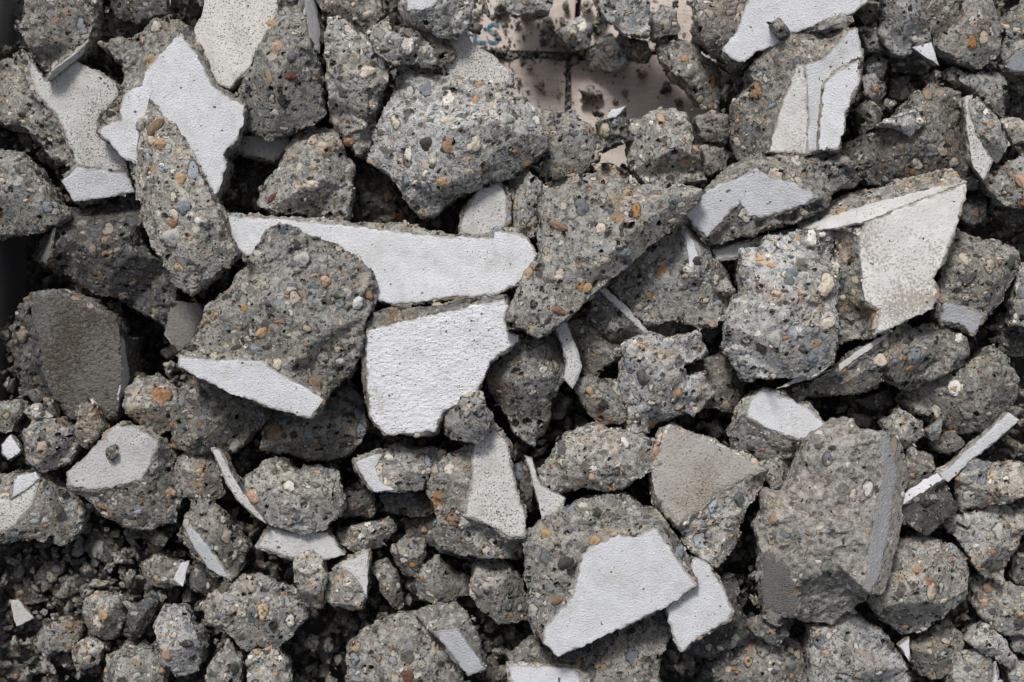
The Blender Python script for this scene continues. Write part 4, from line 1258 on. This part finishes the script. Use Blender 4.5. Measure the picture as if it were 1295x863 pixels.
# ================================================================== loose fragments in the gaps
rnd = random.Random(41)


def lump_mesh(name, seed, sub=3, rough=1.0):
    """an angular broken lump of about unit radius"""
    r = random.Random(seed)
    bm = bmesh.new()
    for _ in range(11):
        v = Vector((r.gauss(0, 1), r.gauss(0, 1), r.gauss(0, 1))).normalized() * r.uniform(.75, 1.1)
        bm.verts.new((v.x, v.y * r.uniform(.8, 1), v.z * .8))
    bmesh.ops.convex_hull(bm, input=bm.verts)
    for v in [v for v in bm.verts if not v.link_faces]:
        bm.verts.remove(v)
    me = bpy.data.meshes.new(name)
    bm.to_mesh(me)
    bm.free()
    me = remesh(me, .085)
    me.name = name
    nv = len(me.vertices)
    P = np.empty(nv * 3); me.vertices.foreach_get('co', P); P = P.reshape(-1, 3)
    N = np.empty(nv * 3); me.vertex_normals.foreach_get('vector', N); N = N.reshape(-1, 3)
    D = chips(P, 1.6, seed, .8) * .26 * rough + fbm(P, 4.5, 3, seed + 3) * .07 * rough
    P = (P + N * D[:, None]) * .016        # real size about 32 mm, scaled per copy only a little
    me.vertices.foreach_set('co', P.reshape(-1))
    me.polygons.foreach_set('use_smooth', np.ones(len(me.polygons), bool))
    me.update()
    return me


LM = []
for i in range(14):
    me = lump_mesh('concrete_fragment', 300 + i * 13)
    me.materials.append(M[('con', 'brown', 'dusk', 'brown', 'con', 'brown', 'dusk')[i % 7]])
    LM.append(me)

# where is nothing big: coverage of the traced outlines, on a coarse grid of photo pixels
gxp, gyp = np.meshgrid(np.arange(-30, 1330, 5.0), np.arange(-30, 900, 5.0))
topz = np.full(gxp.shape, -400.0)
near = np.full(gxp.shape, 1e9)
for z, poly in MASK:
    x0, x1 = min(p[0] for p in poly), max(p[0] for p in poly)
    y0, y1 = min(p[1] for p in poly), max(p[1] for p in poly)
    sel = (gxp >= x0 - 30) & (gxp <= x1 + 30) & (gyp >= y0 - 30) & (gyp <= y1 + 30)
    ii = inside(gxp[sel], gyp[sel], poly)
    topz[sel] = np.where(ii, np.maximum(topz[sel], z), topz[sel])
    near[sel] = np.minimum(near[sel], np.where(ii, 0, edge_dist(gxp[sel], gyp[sel], poly)))
PITS = [[(125, 395), (205, 400), (215, 470), (160, 480)], [(-10, 296), (60, 275), (62, 335), (100, 360), (10, 395), (-10, 500)], [(-10, -10), (25, -10), (14, 60), (-10, 70)],
        [(640, 15), (770, 40), (860, 90), (860, 150), (790, 140), (655, 125), (600, 40)]]
free = near > 2
for p in PITS:
    free &= ~inside(gxp, gyp, p)
cells_ = np.argwhere(free)
GRAVEL_HOLLOW = [(0, 690), (100, 690), (180, 680), (235, 700), (260, 760), (200, 800), (120, 830), (0, 863)]
order = list(range(len(cells_)))
rnd.shuffle(order)
hol = inside(gxp, gyp, GRAVEL_HOLLOW)
order.sort(key=lambda q: (0 if hol[tuple(cells_[q])] else 1))
placed = []
for q in order:
    j, i = cells_[q]
    px, py = gxp[j, i], gyp[j, i]
    if not (3 < px < 1292 and 3 < py < 860):
        continue
    nd = near[j, i]
    r_ = min(12, max(4.5, nd * rnd.uniform(.7, 1.4))) * rnd.uniform(.75, 1.15)
    if hol[j, i]:
        r_ = rnd.choice((6, 7, 8, 10, 12, 14)) * rnd.uniform(.85, 1.1)
    if any(math.hypot(px - a, py - b) < .72 * (r_ + c) for a, b, c in placed):
        continue
    placed.append((px, py, r_))
    if len(placed) >= 285:
        break
HOOK = []
for k, (px, py, r_) in enumerate(placed):
    hollow = inside(np.array([px]), np.array([py]), GRAVEL_HOLLOW)[0]
    zt = rnd.uniform(-100, -60) if hollow else rnd.uniform(-105, -45)
    o = bpy.data.objects.new('concrete_fragment', rnd.choice(LM))
    COL.objects.link(o)
    o.location = world(px, py, zt)
    sz = r_ / 14.5
    o.scale = (sz * rnd.uniform(.85, 1.6), sz * rnd.uniform(.7, 1.1), sz * rnd.uniform(.55, 1.1))
    o.rotation_euler = (rnd.uniform(0, 6.28), rnd.uniform(0, 6.28), rnd.uniform(0, 6.28))
    if hollow:
        tag(o, 'small dark fragment in the gravel hollow at lower left', 'concrete fragment', 'small fragments in the gravel hollow')
    else:
        tag(o, 'small loose fragment caught in a gap between bigger chunks', 'concrete fragment', 'small fragments caught in the gaps')

# crumbs on the boards
CR = [(684, 110, 7, 'dark crumb on the board beside the slot'), (656, 101, 5, 'small dark crumb near the left end of the lower board'), (671, 85, 5.5, 'brown crumb below the gap between the boards'),
      (703, 70, 11, 'grey stone at the end of the gap between the boards'), (694, 33, 12, 'pale grey stone on the lettered board'), (713, 26, 9, 'flat light chip between the stones on the lettered board'),
      (717, 8, 10, 'pale lump at the top of the board gap'), (655, 31, 6, 'brown crumb on the lettered board'), (630, 14, 8, 'dark crumb above the blue letters'), (630, 66, 8, 'dark grit lump below the blue letters'),
      (612, 62, 6, 'light pebble below the blue letters'), (728, 78, 9, 'stone wedged in the dark slot between the boards'), (744, 120, 17, 'round speckled stone on the right hand board'),
      (778, 97, 3.5, 'tiny crumb on the clean part of the right hand board'), (790, 118, 6, 'thin dark crumb on the right hand board'), (778, 130, 5, 'small round crumb low on the right hand board'),
      (755, 36, 10, 'dark stone beside the triangular grey stone'), (722, 60, 8, 'dark stone between the slot and the stone cluster'), (604, 18, 6, 'dark crumb by the corner of the lettered board'),
      (638, 12, 13, 'dark stone at the top of the lettered board'), (664, 20, 9, 'stone just above the clean strip of the lettered board'), (708, 44, 11, 'grey lump between the lettered board and the triangular grey stone'),
      (690, 52, 8, 'small dark stone at the right end of the lettered board'), (762, 22, 13, 'dark lump above the triangular grey stone'), (812, 92, 9, 'stone at the foot of the long sloping chunk'),
      (842, 112, 11, 'shaded stone under the long sloping chunk'), (858, 128, 9, 'dark stone between the long sloping chunk and the square topped chunk'), (746, 8, 12, 'shaded lump under the pale chunk at the top edge')]
for px, py, r_, lb in CR:
    o = bpy.data.objects.new('concrete_fragment', rnd.choice(LM))
    COL.objects.link(o)
    o.location = world(px, py, ZB + r_ * .75)
    sz = r_ / 14.5
    o.scale = (sz * 1.1, sz, sz)
    o.rotation_euler = (rnd.uniform(0, 6.28), rnd.uniform(0, 6.28), rnd.uniform(0, 6.28))
    tag(o, lb, 'concrete fragment')

# fine gravel under everything: nobody could count it, one mesh
bm = bmesh.new()
protos = []
for s_ in range(6):
    b = bmesh.new()
    r = random.Random(900 + s_)
    for _ in range(11):
        v = Vector((r.gauss(0, 1), r.gauss(0, 1), r.gauss(0, 1))).normalized()
        b.verts.new((v.x, v.y, v.z * .75))
    bmesh.ops.convex_hull(b, input=b.verts)
    idx = [v for v in b.verts if v.link_faces]
    m_ = {v: k for k, v in enumerate(idx)}
    protos.append((np.array([v.co[:] for v in idx]), [[m_[v] for v in f.verts] for f in b.faces]))
    b.free()
bm.free()
GV, GF, base_i = [], [], 0
from mathutils import Euler
BO = [(560, -70), (930, -70), (915, 215), (560, 200)]


def crumb(p, r_):
    global base_i
    pv, pf = rnd.choice(protos)
    R3 = np.array(Euler((rnd.uniform(0, 6.28), rnd.uniform(0, 6.28), rnd.uniform(0, 6.28))).to_matrix())
    v = pv @ R3.T * (r_ / 1000) + np.array(p)
    GV.append(v)
    GF.extend([[i + base_i for i in f] for f in pf])
    base_i += len(pv)


for _ in range(30000):
    px, py = rnd.uniform(-60, 1350), rnd.uniform(-60, 920)
    if inside(np.array([px]), np.array([py]), BO)[0]:
        jt = abs(py - 72) < 6 and px < 735 or abs(px - 719) < 8
        if rnd.random() > (.8 if jt else .35):
            continue
        crumb(world(px, py, ZB + (-4 if jt else 1.5)), (2.2 if jt else 1) * rnd.choice((.8, 1, 1.2, 1.6, 2.4)) * rnd.uniform(.7, 1.4))
        continue
    if any(inside(np.array([px]), np.array([py]), p)[0] for p in PITS[:3]):
        zt = -215
    else:
        zt = rnd.uniform(-150, -72)
    crumb(world(px, py, zt), rnd.choice((2, 3, 3, 4, 4, 5, 6, 7, 9, 11, 13)) * rnd.uniform(.8, 1.2))
for _ in range(420):
    if rnd.random() < .6:
        q = (rnd.uniform(560, 735), rnd.gauss(70.5, 3.2))
    else:
        q = (rnd.gauss(719.5, 3.5), rnd.uniform(60, 210))
    crumb(world(q[0], q[1], ZB + rnd.uniform(-8, 1)), rnd.choice((1.5, 2, 2.5, 3.5, 5)))
for _ in range(170):
    q = (rnd.gauss(618, 24), rnd.gauss(45, 28))
    if 592 < q[0] < 636 and 28 < q[1] < 60 and rnd.random() < .8:
        continue
    crumb(world(q[0], q[1], ZB + 2), rnd.choice((1.2, 1.5, 2, 3, 4.5)))
# crumbs that came to rest on the upper faces
dg = bpy.context.evaluated_depsgraph_get()
dg.update()
for _ in range(900):
    px, py = rnd.uniform(0, 1295), rnd.uniform(0, 863)
    ok, loc, nor, _i, ob, _m = sc.ray_cast(dg, eye, (world(px, py, 0) - eye).normalized())
    if ok and nor.z > .72 and loc.z > -.06:
        if ob.parent is not None and rnd.random() < .8:
            continue
        crumb(loc, rnd.choice((.7, .8, 1, 1.2, 1.6, 2.2)))
for px, py, rr_, lb in ((1215, 343, 6, 'crumb on the upper face of the lilac patched chunk'), (1224, 352, 9, 'largest of the crumbs on the lilac patched chunk'), (1211, 361, 6, 'lowest crumb on the lilac patched chunk'),
                        (143, 574, 10, 'dark chip lying on the flat pale octagonal top')):
    ok, loc, nor, _i, ob, _m = sc.ray_cast(dg, eye, (world(px, py, 0) - eye).normalized())
    o = bpy.data.objects.new('concrete_fragment', rnd.choice(LM))
    COL.objects.link(o)
    sz = rr_ / 14.5
    o.location = loc + Vector((0, 0, rr_ * .0004))
    o.scale = (sz * 1.1, sz * .9, sz * .6)
    o.rotation_euler = (0, 0, rnd.uniform(0, 6))
    tag(o, lb, 'concrete fragment')
me = bpy.data.meshes.new('gravel')
me.from_pydata(np.concatenate(GV).tolist(), [], GF)
me.materials.append(M['brown'])
gr = bpy.data.objects.new('gravel', me)
COL.objects.link(gr)
tag(gr, 'dark fine gravel and crumbs lying at the bottom of the gaps', None, None, 'stuff')

# ================================================================== light and camera
w = bpy.data.worlds.new('World')
sc.world = w
w.use_nodes = True
nt = w.node_tree
nt.nodes.clear()
sky = nt.nodes.new('ShaderNodeTexSky')
sky.sky_type = 'NISHITA'
sky.sun_disc = False
ELEV, AZ = math.radians(47), math.radians(-15)        # overcast brightness centre, above the top of the picture
sky.sun_elevation = ELEV
sky.sun_rotation = AZ
sky.air_density = 1.0
sky.dust_density = 4.0
sky.ozone_density = 1.0
bg = nt.nodes.new('ShaderNodeBackground')
bg.inputs['Strength'].default_value = .052
out = nt.nodes.new('ShaderNodeOutputWorld')
hs = nt.nodes.new('ShaderNodeHueSaturation')          # thin cloud: a paler sky
hs.inputs['Saturation'].default_value = .42
nt.links.new(sky.outputs[0], hs.inputs['Color'])
nt.links.new(hs.outputs[0], bg.inputs[0])
nt.links.new(bg.outputs[0], out.inputs[0])
sl = bpy.data.lights.new('sun', 'SUN')
sl.energy = 1.5
sl.angle = math.radians(13)
sl.color = (1.0, .975, .94)
so = bpy.data.objects.new('sun', sl)
COL.objects.link(so)
dirv = Vector((math.sin(AZ) * math.cos(ELEV), math.cos(AZ) * math.cos(ELEV), math.sin(ELEV)))
so.rotation_euler = (-dirv).to_track_quat('-Z', 'Y').to_euler()
so.location = dirv * 3

cam = bpy.data.cameras.new('camera')
co = bpy.data.objects.new('camera', cam)
COL.objects.link(co)
co.location = (0, 0, H / 1000)
cam.sensor_width = 36
cam.lens = 36 * (H / 1000) / 1.295
cam.clip_end = 100
cam.clip_start = .05
cam.dof.use_dof = True
cam.dof.focus_distance = H / 1000 - .045
cam.dof.aperture_fstop = cam.lens / 20.0
sc.camera = co
sc.view_settings.view_transform = 'Standard'
sc.view_settings.look = 'None'
sc.view_settings.exposure = 0.7
sc.view_settings.gamma = 1.0
sc.cycles.max_bounces = 6
sc.cycles.diffuse_bounces = 3
sc.cycles.use_denoising = True
